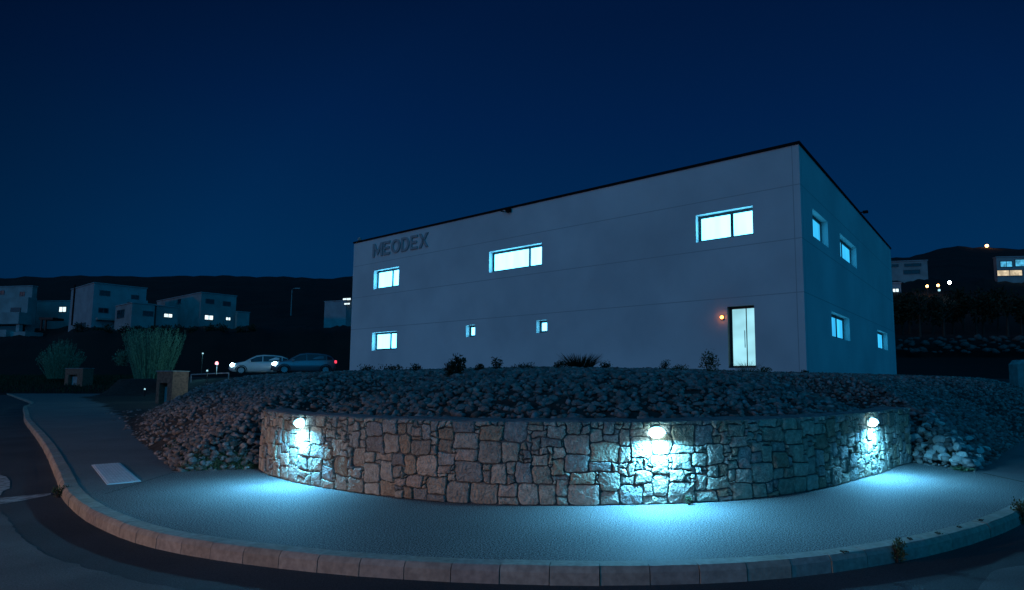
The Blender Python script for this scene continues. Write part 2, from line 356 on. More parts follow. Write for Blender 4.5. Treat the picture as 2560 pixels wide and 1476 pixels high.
marking([(-50, 1180), (0, 1188), (16, 1193), (25, 1204), (24, 1222), (8, 1228), (0, 1240), (-50, 1236)], 'faded white block painted on the road at the left picture edge')

# pavement: sheet from the kerb to behind wall and banks
def offset(P, d):
    P = np.array(P); t = np.gradient(P, axis=0); t /= np.linalg.norm(t, axis=1)[:, None]
    return P + np.stack([-t[:, 1], t[:, 0]], 1) * d
KW = .17
kin = offset(kerb_line, KW - .01)
seam_l = np.array([(-7.05, 10.3), (-8.8, 7.9)])
inner = [(40, 48.2), (20, 25.5), (9, 14), (5, 13.2), (0, 10.5), (-4.2, 12.2), (-9, 16), (-15, 23), (-37, 48), (-70, 85)]
# near (granular) and left (smoother, darker) pavement meet in a joint
i_s = int(np.argmin(np.linalg.norm(kin - onz(262, 1234, 0)[:2], axis=1)))
right_part = [tuple(p) for p in kin[i_s:]] + [(40, 48.2), (20, 25.6), (9, 14), (5, 13.2), (0, 10.5), (-4.2, 12.2), (-6.1, 10.9), (-6.9, 10.30)]
sheet('pavement', right_part, 0.0, M['pavement'])
left_part = [tuple(p) for p in kin[:i_s + 1]] + [(-6.9, 10.30), (-6.1, 10.9), (-4.2, 12.2), (-9, 16), (-15, 23), (-24, 36), (-34, 60), (-44, 72.5), (-62, 73.5), (-75, 84)]
sheet('pavement', left_part, -.004, M['dark_pavement'])
# narrow joint line across the pavement
j0, j1 = onz(262, 1236)[:2], onz(436, 1181)[:2]
jd = (j1 - j0) / np.linalg.norm(j1 - j0); jn = np.array([-jd[1], jd[0]]) * .012
sheet('pavement_joint', [j0 - jn, j1 - jn, j1 + jn, j0 + jn], .004, M['asphalt'])
pr0, pr1 = np.array([6.80, 10.22]), onz(2600, 1215)[:2]
jd = (pr1 - pr0) / np.linalg.norm(pr1 - pr0); jn = np.array([-jd[1], jd[0]]) * .02
sheet('pavement_joint', [pr0 - jn, pr1 - jn, pr1 + jn, pr0 + jn], .004, M['soil'])
# smoother pavement to the right of that joint
sheet('pavement', [tuple(pr0 + .02), tuple(pr1 + .02), (9.5, 10.9), (13.5, 15.4), (22.6, 25.8), (20, 25.5), (11.95, 16.1), (8.78, 12.5)], .003, M['dark_pavement'])

# kerb: single blocks with open joints
mb = MB(); cols = []
for a, b in zip(kerb_line[:-1], kerb_line[1:]):
    t = (b - a); L = np.linalg.norm(t); t /= L; n = np.array([-t[1], t[0]]); dz = random.uniform(-.003, .003); dn = random.uniform(-.004, .004)
    g = .004
    q = [a + t * g, b - t * g]
    pf = [(-.012 + dn, -KH - .1), (-.004 + dn, -KH + .10), (.012 + dn, KH * 0 + .002 + dz - .014), (.03 + dn, .006 + dz), (KW + .005, .006 + dz), (KW + .005, -KH - .1)]
    i = len(mb.v)
    for e in q:
        for d_, z_ in pf: mb.v.append((e[0] + n[0] * d_, e[1] + n[1] * d_, z_))
    k = len(pf)
    for j in range(k): mb.f.append((i + j, i + (j + 1) % k, i + k + (j + 1) % k, i + k + j))
    mb.f.append(tuple(i + j for j in range(k))[::-1]); mb.f.append(tuple(i + k + j for j in range(k)))
    c = random.uniform(.82, 1.05); cols += [(c, c * random.uniform(.96, 1.0), c * random.uniform(.92, 1.0), 1)] * (k + 2)
o = mb.build('kerb', M['kerb']); o['kind'] = 'structure'
def paint_faces(o, cols):
    a = o.data.color_attributes.new('Col', 'FLOAT_COLOR', 'CORNER'); arr = []
    for p, c in zip(o.data.polygons, cols): arr += list(c) * p.loop_total
    a.data.foreach_set('color', arr)
paint_faces(o, cols)

# tactile paving plate with ridges
tp = [np.array(p) for p in ((-9.06, 11.22), (-8.88, 11.60), (-6.94, 9.52), (-7.11, 9.12))]
u = tp[3] - tp[0]; L = np.linalg.norm(u); u /= L; v = np.array([-u[1], u[0]]); v = v if v @ (tp[1] - tp[0]) > 0 else -v; wdt = .42
tr = empty('tactile_paving', (tp[0][0], tp[0][1], 0)); tag(tr, 'white ribbed tactile paving strip set in the pavement behind the kerb', 'tactile paving')
mb = MB(); mb.obox((0, 0, 0), (u[0], u[1], 0), (v[0], v[1], 0), (0, 0, 1), (0, 0, -.02), (L, wdt, .004)); mb.build('plate', M['tactile'], tr)
mb = MB()
for k in range(9):
    y = .02 + k * (wdt - .04) / 9 + .008
    mb.obox((0, 0, 0), (u[0], u[1], 0), (v[0], v[1], 0), (0, 0, 1), (.02, y, .0035), (L - .02, y + .026, .010))
mb.build('ridges', M['tactile'], tr)

# ------------------------------------------------------------------ bank (soil) and platform
gx = np.concatenate([np.arange(-60, -24, 1.0), np.arange(-24, -12, .5), np.arange(-12, 14, .25), np.arange(14, 44, 1.0)])
gy = np.concatenate([np.arange(7.6, 20, .25), np.arange(20, 30, .5), np.arange(30, 78, 1.0)])
XX, YY = np.meshgrid(gx, gy); P2 = np.stack([XX.ravel(), YY.ravel()], 1)
ins = inside(inside_poly_pts, P2)
z = bank_z(P2); z = np.where(ins, z, -.09) + np.where(ins, RNG.normal(0, .012, len(z)), 0)
nx = len(gx); ny = len(gy)
Fq = []; insg = ins.reshape(ny, nx)
for j in range(ny - 1):
    for i in range(nx - 1):
        if insg[j:j + 2, i:i + 2].any(): Fq.append((j * nx + i, j * nx + i + 1, (j + 1) * nx + i + 1, (j + 1) * nx + i))
# snap outside corners next to wall back below top
rr = np.linalg.norm(P2 - WC, axis=1); th = np.arctan2(P2[:, 1] - WC[1], P2[:, 0] - WC[0]) % (2 * math.pi)
z = np.where(~ins & (rr > WR - WALL_T - .02) & (rr < WR - .04) & (th > TH0 + .05) & (th < TH1 - .05), .6, z)
# keep the strip in front of the wall clean
keep = [f for f in Fq if not any((rr[k] > WR - .04) and (TH0 - .03 < th[k] < TH1 + .03) for k in f)]
tag(np_mesh('embankment', np.c_[P2, z], keep, M['soil'], smooth=True), kind='structure')

# ------------------------------------------------------------------ rocks
def ico(sub):
    bm = bmesh.new(); bmesh.ops.create_icosphere(bm, subdivisions=sub, radius=1.0)
    bm.verts.ensure_lookup_table(); v = np.array([x.co[:] for x in bm.verts]); f = np.array([[q.index for q in x.verts] for x in bm.faces]); bm.free(); return v, f
IC1 = ico(1); IC2 = ico(2)
def rock_shape(base, rng):
    v = base[0].copy()
    for _ in range(5):                         # chip flat facets off a ball
        n = rng.normal(size=3); n /= np.linalg.norm(n); d = rng.uniform(.45, .8)
        e = v @ n - d; v -= np.where(e > 0, e, 0)[:, None] * n * .92
    v *= (1 + rng.normal(0, .05, len(v)))[:, None]
    return v * np.array([1, rng.uniform(.62, .95), rng.uniform(.5, .8)])
SH = [rock_shape(IC2, RNG) for _ in range(14)]; SH1 = [rock_shape(IC1, RNG) for _ in range(14)]
cand = []
def scatter(n, xr, yr, test, smin, smax):
    X = np.stack([RNG.uniform(*xr, n), RNG.uniform(*yr, n)], 1)
    m = inside(inside_poly_pts, X) & test(X); X = X[m]; zz = bank_z(X)
    for p, z_ in zip(X, zz): cand.append((p[0], p[1], z_, (smin + (smax * 1.35 - smin) * RNG.random() ** 2.2)))
dwall = lambda X: WR - WALL_T - np.linalg.norm(X - WC, axis=1)
near_all = lambda X: np.minimum(np.minimum(dist_poly(toe_left, X), dist_poly(toe_right, X)), np.where(dwall(X) > 0, dwall(X), 99))
scatter(42000, (-9, 12), (8, 18), lambda X: (near_all(X) < 5.2), .030, .070)
scatter(19000, (-24, -6), (10, 36), lambda X: (dist_poly(toe_left, X) < 6.5) & (RNG.random(len(X)) < np.clip((dist_poly(toe_left, X) - np.interp(X[:, 1], [16, 24, 38, 60], [-.6, .2, 4.6, 6.0])) , .06, 1)) & ~((X[:, 0] > -9) & (X[:, 1] < 18)), .045, .085)
scatter(17000, (8, 30), (12, 34), lambda X: (dist_poly(toe_right, X) < 7) & ~((X[:, 0] < 12) & (X[:, 1] < 18)), .045, .085)
scatter(9000, (-13, 14), (13, 24), lambda X: (near_all(X) >= 5.2), .04, .075)
scatter(900, (-36, -20), (30, 50), lambda X: (dist_poly(toe_left, X) < 7.5) & (dist_poly(toe_left, X) > 5), .08, .13)
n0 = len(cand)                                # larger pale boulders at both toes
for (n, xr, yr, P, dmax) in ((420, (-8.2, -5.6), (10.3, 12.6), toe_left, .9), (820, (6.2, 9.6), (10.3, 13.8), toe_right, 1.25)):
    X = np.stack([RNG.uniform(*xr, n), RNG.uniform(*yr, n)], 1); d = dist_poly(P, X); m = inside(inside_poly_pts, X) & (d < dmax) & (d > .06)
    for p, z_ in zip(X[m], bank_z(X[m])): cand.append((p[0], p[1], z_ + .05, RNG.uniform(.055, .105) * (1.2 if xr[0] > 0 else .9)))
cand = np.array(cand)
size_px = cand[:, 3] / np.hypot(cand[:, 0], cand[:, 1])
vis = (cand[:, 0] / cand[:, 1] > -.99) & (cand[:, 0] / cand[:, 1] < .76)
# a rock hugging the wall's back face is hidden by its top
rw = np.linalg.norm(cand[:, :2] - WC, axis=1); vis &= ~((WR - WALL_T - rw < .25) & (WR - WALL_T - rw > -.5))
order = np.argsort(-np.where(vis, size_px, 0))
top = set(order[:300].tolist())
print('pale individuals', sum(1 for k in top if k >= n0))
print('rocks', len(cand))
def rot_m(rng):
    a = rng.uniform(0, 2 * math.pi); t = rng.uniform(-.4, .4)
    return (Matrix.Rotation(a, 3, 'Z') @ Matrix.Rotation(t, 3, 'X'))
VV, FF, CC = [], [], []; base = 0
for k in range(len(cand)):
    if k in top: continue
    x, y, z_, s = cand[k]; near = math.hypot(x, y) < 15
    sh = (SH if near else SH1)[k % 14]; fc = (IC2 if near else IC1)[1]
    v = sh @ np.array(rot_m(RNG)).T * s * np.array([1, 1, 1]) + np.array([x, y, z_ + s * .22])
    VV.append(v); FF.append(fc + base); base += len(v)
    c = RNG.uniform(.40, 1.25); CC.append(np.tile([c * RNG.uniform(.95, 1.08), c, c * RNG.uniform(.9, 1.05), 1.0], (len(v), 1)))
o = np_mesh('rock_cover', np.vstack(VV), np.vstack(FF), M['rock'])
tag(o, 'layer of broken rocks covering the sloping bank', 'rocks', kind='stuff')
ca = o.data.color_attributes.new('Col', 'FLOAT_COLOR', 'POINT'); ca.data.foreach_set('color', np.vstack(CC).astype(np.float32).ravel())
rock_me = []; pale_me = []
for i, sh in enumerate(SH):
    me = bpy.data.meshes.new('rock'); me.from_pydata([tuple(v) for v in sh], [], [tuple(f) for f in IC2[1].tolist()]); me.materials.append(M['rock'])
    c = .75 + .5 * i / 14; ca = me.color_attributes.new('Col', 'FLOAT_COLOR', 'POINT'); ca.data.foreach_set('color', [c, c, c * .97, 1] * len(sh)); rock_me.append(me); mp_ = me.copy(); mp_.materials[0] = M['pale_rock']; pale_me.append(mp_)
for k in order[:300]:
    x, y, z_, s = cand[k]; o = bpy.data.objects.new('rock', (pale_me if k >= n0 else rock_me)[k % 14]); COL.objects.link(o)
    o.matrix_world = Matrix.Translation((x, y, z_ + s * .25)) @ rot_m(RNG).to_4x4() @ Matrix.Scale(s, 4)
    dl_, dr_ = dist_poly(toe_left, np.array([[x, y]]))[0], dist_poly(toe_right, np.array([[x, y]]))[0]
    if dr_ < 2.2 and x > 4: tag(o, 'pale loose rock at the foot of the bank right of the stone wall', 'rock', 'rocks right of the stone wall')
    elif dl_ < 2.2 and x < -4: tag(o, 'pale loose rock at the foot of the bank left of the stone wall', 'rock', 'rocks left of the stone wall')
    else: tag(o, 'grey rock lying on the bank above the top of the curved stone wall', 'rock', 'rocks above the stone wall')

# ------------------------------------------------------------------ curved stone wall
ARC = (TH1 - TH0) * WR
def wpt(s, z, d=0.0):                         # s along the wall from its left end, d outwards
    t = TH0 + s / WR; r = WR + d + float(np.interp(t, OFF_T, OFF_R)) * min(1.0, max(0.0, (d + WALL_T) / .2))
    return (WC[0] + r * math.cos(t), WC[1] + r * math.sin(t), z)
wall = empty('stone_wall', wpt(ARC / 2, 0)); tag(wall, 'low curved wall of irregular rubble stones retaining the rock bank', 'stone wall')
WO = np.array(wall.location)
def wl(p): return tuple(np.array(p) - WO)
mb = MB(); n = 90
for k in range(n + 1):
    s = ARC * k / n
    for d, z_ in ((-.016, -.1), (-.016, WALL_H - .05), (-WALL_T + .02, WALL_H - .05), (-WALL_T + .02, -.1)): mb.v.append(wl(wpt(s, z_, d)))
for k in range(n):
    for j in range(4): mb.f.append((k * 4 + j, k * 4 + (j + 1) % 4, k * 4 + 4 + (j + 1) % 4, k * 4 + 4 + j))
mb.f += [(3, 2, 1, 0), tuple(n * 4 + j for j in range(4))]
mb.build('mortar_core', M['mortar'], wall)
mb = MB(); n = 120
for k in range(n + 1):
    s = ARC * k / n; w_ = .006 * math.sin(k * 1.3) + .005 * math.sin(k * .37)
    for d, z_ in ((-.03, WALL_H - .05), (-.034, WALL_H - .012 + w_), (-.07, WALL_H + w_), (-WALL_T + .03, WALL_H + .005 + w_), (-WALL_T, WALL_H - .05)): mb.v.append(wl(wpt(s, z_, d)))
for k in range(n):
    for j in range(5): mb.f.append((k * 5 + j, k * 5 + (j + 1) % 5, k * 5 + 5 + (j + 1) % 5, k * 5 + 5 + j))
mb.f += [(4, 3, 2, 1, 0), tuple(n * 5 + j for j in range(5))]
mb.build('coping', M['coping'], wall)
# random rubble layout on a fine grid
cell = .052; nw = int(ARC / cell); nh = int((WALL_H - .004) / cell); cell_w = ARC / nw; cell_h = (WALL_H - .012) / nh
rng = random.Random(21)
grid = [[0] * nw for _ in range(nh)]; stones = []
def fits(i, j, w, h):
    if i + w > nw or j + h > nh: return False
    return all(grid[b][a] == 0 for b in range(j, j + h) for a in range(i, i + w))
def put(i, j, w, h):
    for b in range(j, j + h):
        for a in range(i, i + w): grid[b][a] = 1
    stones.append((i, j, w, h))
j = 0
while j < nh:
    i = 0
    while i < nw:
        if grid[j][i]: i += 1; continue
        edge = min(i, nw - i) * cell < 1.2
        for _ in range(14):
            q = rng.random()
            if q < .70: w, h = rng.choice(((5, 4), (6, 4), (6, 5), (5, 5), (7, 4), (6, 3), (5, 3), (7, 5), (4, 3), (6, 4), (4, 5), (5, 4)))
            elif q < .93: w, h = rng.choice(((3, 3), (3, 2), (4, 2), (5, 2), (2, 3), (2, 2), (6, 2), (3, 4)))
            else: w, h = rng.choice(((3, 1), (2, 1), (2, 2), (4, 1), (1, 2)))
            if edge and w > 4: w -= 2
            if fits(i, j, w, h): put(i, j, w, h); break
        else:
            w = 1
            while w < 4 and fits(i, j, w + 1, 1): w += 1
            put(i, j, w, 1)
        i += 1
    j += 1
TONES = [(1.0, .95, .88), (.92, .86, .78), (.78, .82, .86), (1.05, .98, .92), (.85, .72, .60), (.70, .74, .80), (1.1, 1.05, .98), (.95, .84, .80), (.88, .88, .86)]
mb = MB(); scol = []
corner_set = set()
for (i, j, w, h) in stones: corner_set |= {(i, j), (i + w, j), (i + w, j + h), (i, j + h)}
def gv(gi, gj):                                # joint corner, shared by the stones that meet there
    r_ = random.Random(gi * 131 + gj * 7919); dx, dz = r_.uniform(-.024, .024), r_.uniform(-.021, .021)
    if gi in (0, nw): dx = 0
    if gj == 0: dz = 0
    if gj == nh: dz = min(dz, 0) * .3
    return np.array([gi * cell_w + dx, gj * cell_h + dz])
for (i, j, w, h) in stones:
    path = [(i + a, j) for a in range(w)] + [(i + w, j + a) for a in range(h)] + [(i + w - a, j + h) for a in range(w)] + [(i, j + h - a) for a in range(h)]
    own = {(i, j), (i + w, j), (i + w, j + h), (i, j + h)}
    path = [q for q in path if q in corner_set]
    cs = [gv(*q) for q in path]; isown = [q in own for q in path]
    x0, x1 = i * cell_w, (i + w) * cell_w; z0, z1 = j * cell_h, (j + h) * cell_h
    ctr = sum(c for c, q in zip(cs, isown) if q) / 4; m_ = min(x1 - x0, z1 - z0); ring = []; nc = len(cs)
    tow = lambda P, Q, f: P + (Q - P) / (np.linalg.norm(Q - P) + 1e-9) * min(f, np.linalg.norm(Q - P) * .42)
    for a in range(nc):
        p, q_, pr = cs[a], cs[(a + 1) % nc], cs[a - 1]
        if isown[a]:
            ch = rng.uniform(.10, .30) * m_; c1 = tow(p, pr, ch); c2 = tow(p, q_, ch * rng.uniform(.7, 1.3)); ring += [c1, (c1 + c2) / 2 * .6 + p * .4, c2]
        else: ring.append(p)
        if np.linalg.norm(q_ - p) > .09:
            mid = (p + q_) / 2; nrm = mid - ctr; nrm /= np.linalg.norm(nrm) + 1e-9; ring.append(mid + nrm * rng.uniform(-.010, .006))
    gap = .006 + rng.uniform(0, .004)
    def shrink(P, g):
        dd = ctr - P; l = np.linalg.norm(dd); return P + dd / (l + 1e-9) * min(g, l * .8)
    pro = rng.uniform(.0, .03)
    tlx, tlz = rng.uniform(-.05, .05), rng.uniform(-.06, .05)
    b = len(mb.v); N = len(ring); rings = ((gap, -.05), (gap + .001, pro - .012), (gap + .007, pro - .001), (gap + m_ * .2, pro + .004))
    for g, d in rings:
        for P in ring:
            Q = shrink(P, g); dd = d + (tlx * (Q[0] - ctr[0]) + tlz * (Q[1] - ctr[1]) + rng.uniform(-.004, .004) if d > -.03 else 0)
            mb.v.append(wl(wpt(Q[0], max(Q[1] + .002, .0), dd)))
    mb.v.append(wl(wpt(ctr[0], ctr[1], pro + .008)))
    for r_ in range(len(rings) - 1):
        for a in range(N): mb.f.append((b + r_ * N + a, b + r_ * N + (a + 1) % N, b + (r_ + 1) * N + (a + 1) % N, b + (r_ + 1) * N + a))
    top_ = b + (len(rings) - 1) * N
    for a in range(N): mb.f.append((top_ + a, top_ + (a + 1) % N, b + len(rings) * N))
    t_ = rng.choice(TONES); k_ = rng.uniform(.75, 1.15); scol += [(t_[0] * k_, t_[1] * k_, t_[2] * k_, 1)] * (N * len(rings))
o = mb.build('stonework', M['stone'], wall, fix=True); paint_faces(o, scol)
# end faces: stacked quoin stones closing both ends
for side, s_ in ((0, 0.0), (1, ARC)):
    mb = MB(); ecol = []; z_ = 0
    while z_ < WALL_H - .12:
        h_ = min(rng.uniform(.11, .24), WALL_H - .03 - z_); d0 = -WALL_T + rng.uniform(-.02, .02)
        e = (-1 if side == 0 else 1) * rng.uniform(.03, .06)
        i0 = len(mb.v)
        for (ss, d, zz) in ((s_, -.02, z_ + .006), (s_ + e, -.035, z_ + .012), (s_ + e, d0 + .03, z_ + .012), (s_, d0, z_ + .006), (s_, -.02, z_ + h_ - .006), (s_ + e, -.035, z_ + h_ - .012), (s_ + e, d0 + .03, z_ + h_ - .012), (s_, d0, z_ + h_ - .006)):
            mb.v.append(wl(wpt(ss, zz, d)))
        mb.f += [tuple(i0 + k for k in q) for q in ((0, 3, 2, 1), (4, 5, 6, 7), (0, 1, 5, 4), (1, 2, 6, 5), (2, 3, 7, 6), (3, 0, 4, 7))]
        k_ = rng.uniform(.8, 1.1); ecol += [(k_, k_ * .95, k_ * .9, 1)] * 6; z_ += h_
    o = mb.build('end_stones', M['stone'], wall); paint_faces(o, ecol)

# wall lamps
def s_from_px(px, py, z):
    # intersect sight line with the cylinder of the wall
    d = ray(px, py); a = d[0] ** 2 + d[1] ** 2; oc = -WC; b = 2 * (d[0] * oc[0] + d[1] * oc[1]); c = oc @ oc - WR ** 2
    t = (-b - math.sqrt(b * b - 4 * a * c)) / (2 * a); P = EYEP + d * t
    return ((math.atan2(P[1] - WC[1], P[0] - WC[0]) % (2 * math.pi)) - TH0) * WR, P[2]
LAMP_POW = 86; LAMP_COL = (.12, .57, 1.0)
for (px, py, lab) in ((752, 1058, 'lit wall lamp on the left end of the curved stone wall'), (1637, 1080, 'lit wall lamp near the middle of the curved stone wall, the largest one'), (2203, 1057, 'lit wall lamp on the right end of the curved stone wall')):
    s_, z_ = s_from_px(px, py, .9)
    P = np.array(wpt(s_, z_, .035)); t = TH0 + s_ / WR; nrm = np.array([math.cos(t), math.sin(t), 0]); tan = np.array([-math.sin(t), math.cos(t), 0]); up = np.array([0, 0, 1])
    L_ = empty('wall_lamp', P); tag(L_, lab, 'wall lamp', 'lamps on the curved stone wall')
    mb = MB(); mb.obox((0, 0, 0), tan, nrm, up, (-.06, -.06, -.05), (.06, .012, .07)); mb.build('back_plate', M['lamp_metal'], L_, bevel=.006)
    # half-bowl shade open at the bottom
    mb = MB(); N = 12; prof_ = ((.02, .070), (.06, .060), (.095, .030), (.112, -.012))
    for r_, zz in prof_:
        for k in range(N + 1):
            a = math.pi * k / N; mb.v.append(tuple(tan * (math.cos(a) * r_ * 1.05) + nrm * (.012 + math.sin(a) * r_) + up * zz))
    for q in range(3):
        for k in range(N): mb.f.append((q * (N + 1) + k, q * (N + 1) + k + 1, (q + 1) * (N + 1) + k + 1, (q + 1) * (N + 1) + k))
    mb.build('shade', M['e_opal'], L_, smooth=True)
    mb = MB()
    for q in range(5):
        r_ = .085 * math.cos(q / 4 * math.pi / 2); zz = -.016 - .055 * math.sin(q / 4 * math.pi / 2)
        for k in range(N + 1):
            a = math.pi * k / N; mb.v.append(tuple(tan * (math.cos(a) * r_ * 1.05) + nrm * (.014 + math.sin(a) * r_) + up * zz))
    for q in range(4):
        for k in range(N): mb.f.append((q * (N + 1) + k, q * (N + 1) + k + 1, (q + 1) * (N + 1) + k + 1, (q + 1) * (N + 1) + k))
    mb.build('diffuser', M['e_lamp'], L_, smooth=True)
    k_ = 1.3 if px == 1637 else 1.0            # flat downlight disc under the shade, plus the weak spill of the bowl
    ld = bpy.data.lights.new('bulb', 'AREA'); ld.shape = 'DISK'; ld.size = .13; ld.energy = LAMP_POW * k_; ld.color = LAMP_COL
    lo = bpy.data.objects.new('bulb', ld); COL.objects.link(lo); lo.parent = L_; lo.location = nrm * .092 + up * -.078
    lo.rotation_euler = Vector(nrm * .22 - up).to_track_quat('-Z', 'Y').to_euler()
    for side, pw, sz in ((-1.25, .34, 96), (1.25, .34, 96), (0, .34, 168)):
        ld = bpy.data.lights.new('bulb', 'SPOT'); ld.energy = LAMP_POW * k_ * pw; ld.color = LAMP_COL; ld.spot_size = R(sz); ld.spot_blend = 1.0 if side else .3; ld.shadow_soft_size = .04
        lo = bpy.data.objects.new('bulb', ld); COL.objects.link(lo); lo.parent = L_; lo.location = nrm * .098 + up * -.085
        lo.rotation_euler = Vector(nrm * .55 + tan * side - up).to_track_quat('-Z', 'Y').to_euler()

# ------------------------------------------------------------------ main building
K = np.array([8.56, 22.5]); DL = np.array([-1.4105, 1.0046]); DL /= np.linalg.norm(DL); DR = np.array([DL[1], -DL[0]])
ZB, ZT = 1.70, 10.80; LL, LR = 29.25, 23.0; RV = .28
bld = empty('office_building', (K[0], K[1], ZB)); tag(bld, 'large flat roofed two storey box building of painted panels with lit windows', 'building')
BO = np.array([K[0], K[1], ZB])
def fp(d, nin, s, z, dep=0.0):
    p = K + d * s + nin * dep; return (p[0] - BO[0], p[1] - BO[1], z - BO[2])
NL = DR.copy(); NR = DL.copy()                # inward normals of the two visible faces
winL = [('window', 1.89, 4.39, 7.46, 8.65, .40), ('window', 12.92, 16.63, 7.46, 8.62, .28), ('window', 24.40, 26.94, 7.46, 8.68, .38), ('window', 24.44, 26.91, 3.49, 4.64, .38), ('window', 17.64, 18.34, 3.99, 4.66, None), ('window', 12.55, 13.24, 3.98, 4.63, None), ('door', 1.95, 3.07, 2.08, 4.59, None)]
winR = [('window', 1.72, 4.32, 7.46, 8.64, None), ('window', 6.72, 10.6, 7.48, 8.62, .45), ('window', 4.34, 8.08, 3.49, 4.62, .6), ('window', 16.0, 19.66, 3.52, 4.63, None)]
wm = MB(); wuv = []; rev = MB()
def facade(d, nin, L, wins):
    ss = sorted({0, L, *[w[1] for w in wins], *[w[2] for w in wins]}); zz = sorted({ZB, ZT, *[w[3] for w in wins], *[w[4] for w in wins]})
    for a, b in zip(ss[:-1], ss[1:]):
        for c, e in zip(zz[:-1], zz[1:]):
            if any(w[1] <= a and b <= w[2] and w[3] <= c and e <= w[4] for w in wins): continue
            wm.poly([fp(d, nin, a, c), fp(d, nin, b, c), fp(d, nin, b, e), fp(d, nin, a, e)]); wuv.append([(a, c), (b, c), (b, e), (a, e)])
facade(DL, NL, LL, winL); facade(DR, NR, LR, winR)
# back faces and roof slab
q = [K, K + DL * LL, K + DL * LL + DR * LR, K + DR * LR]
for a, b in ((q[1], q[2]), (q[2], q[3])):
    wm.poly([(a[0] - BO[0], a[1] - BO[1], 0), (b[0] - BO[0], b[1] - BO[1], 0), (b[0] - BO[0], b[1] - BO[1], ZT - ZB), (a[0] - BO[0], a[1] - BO[1], ZT - ZB)]); wuv.append([(0, 0), (1, 0), (1, 1), (0, 1)])
me = wm.mesh('wall'); o = bpy.data.objects.new('wall', me); COL.objects.link(o); o.parent = bld; me.materials.append(M['facade'])
uvl = me.uv_layers.new(name='panel'); uvl.data.foreach_set('uv', [c for f in wuv for p in f for c in p])
bm = bmesh.new(); bm.from_mesh(me); bmesh.ops.remove_doubles(bm, verts=bm.verts, dist=.001); bm.to_mesh(me); bm.free()
mb = MB(); mb.poly([(p[0] - BO[0], p[1] - BO[1], ZT - ZB - .02) for p in q]); mb.build('roof', M['fascia'], bld)
mb = MB()
mb.obox(fp(DL, NL, 0, 0), (DL[0], DL[1], 0), (NL[0], NL[1], 0), (0, 0, 1), (-.05, -.05, ZT - .01), (LL + .05, .25, ZT + .10))
mb.obox(fp(DR, NR, 0, 0), (DR[0], DR[1], 0), (NR[0], NR[1], 0), (0, 0, 1), (.25, -.05, ZT - .008), (LR + .05, .25, ZT + .098))
mb.build('roof_edge', M['fascia'], bld)
def opening(d, nin, w, side):
    kind, a, b, c, e, mull = w; dv, nv = (d[0], d[1], 0), (nin[0], nin[1], 0)
    fm = M['dark_frame'] if kind == 'door' else M['frame']
    wo = MB(); t = .12 if kind == 'window' else .09
    O = fp(d, nin, 0, 0)
    F = lambda x0, x1, z0, z1, y0=RV, y1=RV + .07: wo.obox(O, dv, nv, (0, 0, 1), (x0, y0, z0), (x1, y1, z1))
    F(a + .002, b - .002, e - t, e - .002); F(a + .002, b - .002, c + .002, c + t); F(a + .002, a + t, c + t, e - t); F(b - t, b - .002, c + t, e - t)
    ms = []
    if mull:
        m0 = a + (b - a) * mull; F(m0 - .065, m0 + .065, c + t, e - t); ms = [m0]
    if kind == 'door':
        F(a + .42, a + .45, c + t, e - t)
    fr = wo.build(kind, fm, bld)
    # reveal lining
    rm = MB(); g = .001
    for x0, x1, z0, z1 in ((a, a, c, e), (b, b, c, e), (a, b, c, c), (a, b, e, e)):
        if x0 == x1: rm.poly([fp(d, nin, x0, z0, -.001), fp(d, nin, x0, z0, RV), fp(d, nin, x0, z1, RV), fp(d, nin, x0, z1, -.001)])
        else: rm.poly([fp(d, nin, x0, z0, -.001), fp(d, nin, x1, z0, -.001), fp(d, nin, x1, z0, RV), fp(d, nin, x0, z0, RV)])
    rm.build('reveal', M['dark_frame'] if kind == 'door' else M['reveal'], fr, fix=False)
    em = M['e_door'] if kind == 'door' else (M['e_pane'] if side == 'L' else M['e_pane_side'])
    xs = [a + t] + ms + [b - t]
    for x0, x1 in zip(xs[:-1], xs[1:]):
        x0_ = x0 + (.065 if x0 in ms else 0); x1_ = x1 - (.065 if x1 in ms else 0)
        pm = MB(); pm.poly([fp(d, nin, x0_, c + t, RV + .04), fp(d, nin, x1_, c + t, RV + .04), fp(d, nin, x1_, e - t, RV + .04), fp(d, nin, x0_, e - t, RV + .04)])
        pm.build('pane', em, fr)
    if kind == 'door':
        hm = MB(); hm.tube([fp(d, nin, a + .5, 2.9, RV - .03), fp(d, nin, a + .5, 3.6, RV - .03)], .016, 8)
        hm.tube([fp(d, nin, a + .5, 3.0, RV - .03), fp(d, nin, a + .5, 3.0, RV + .02)], .01, 6); hm.tube([fp(d, nin, a + .5, 3.5, RV - .03), fp(d, nin, a + .5, 3.5, RV + .02)], .01, 6)
        hm.build('handle', M['rim'], fr)
for w in winL: opening(DL, NL, w, 'L')
for w in winR: opening(DR, NR, w, 'R')
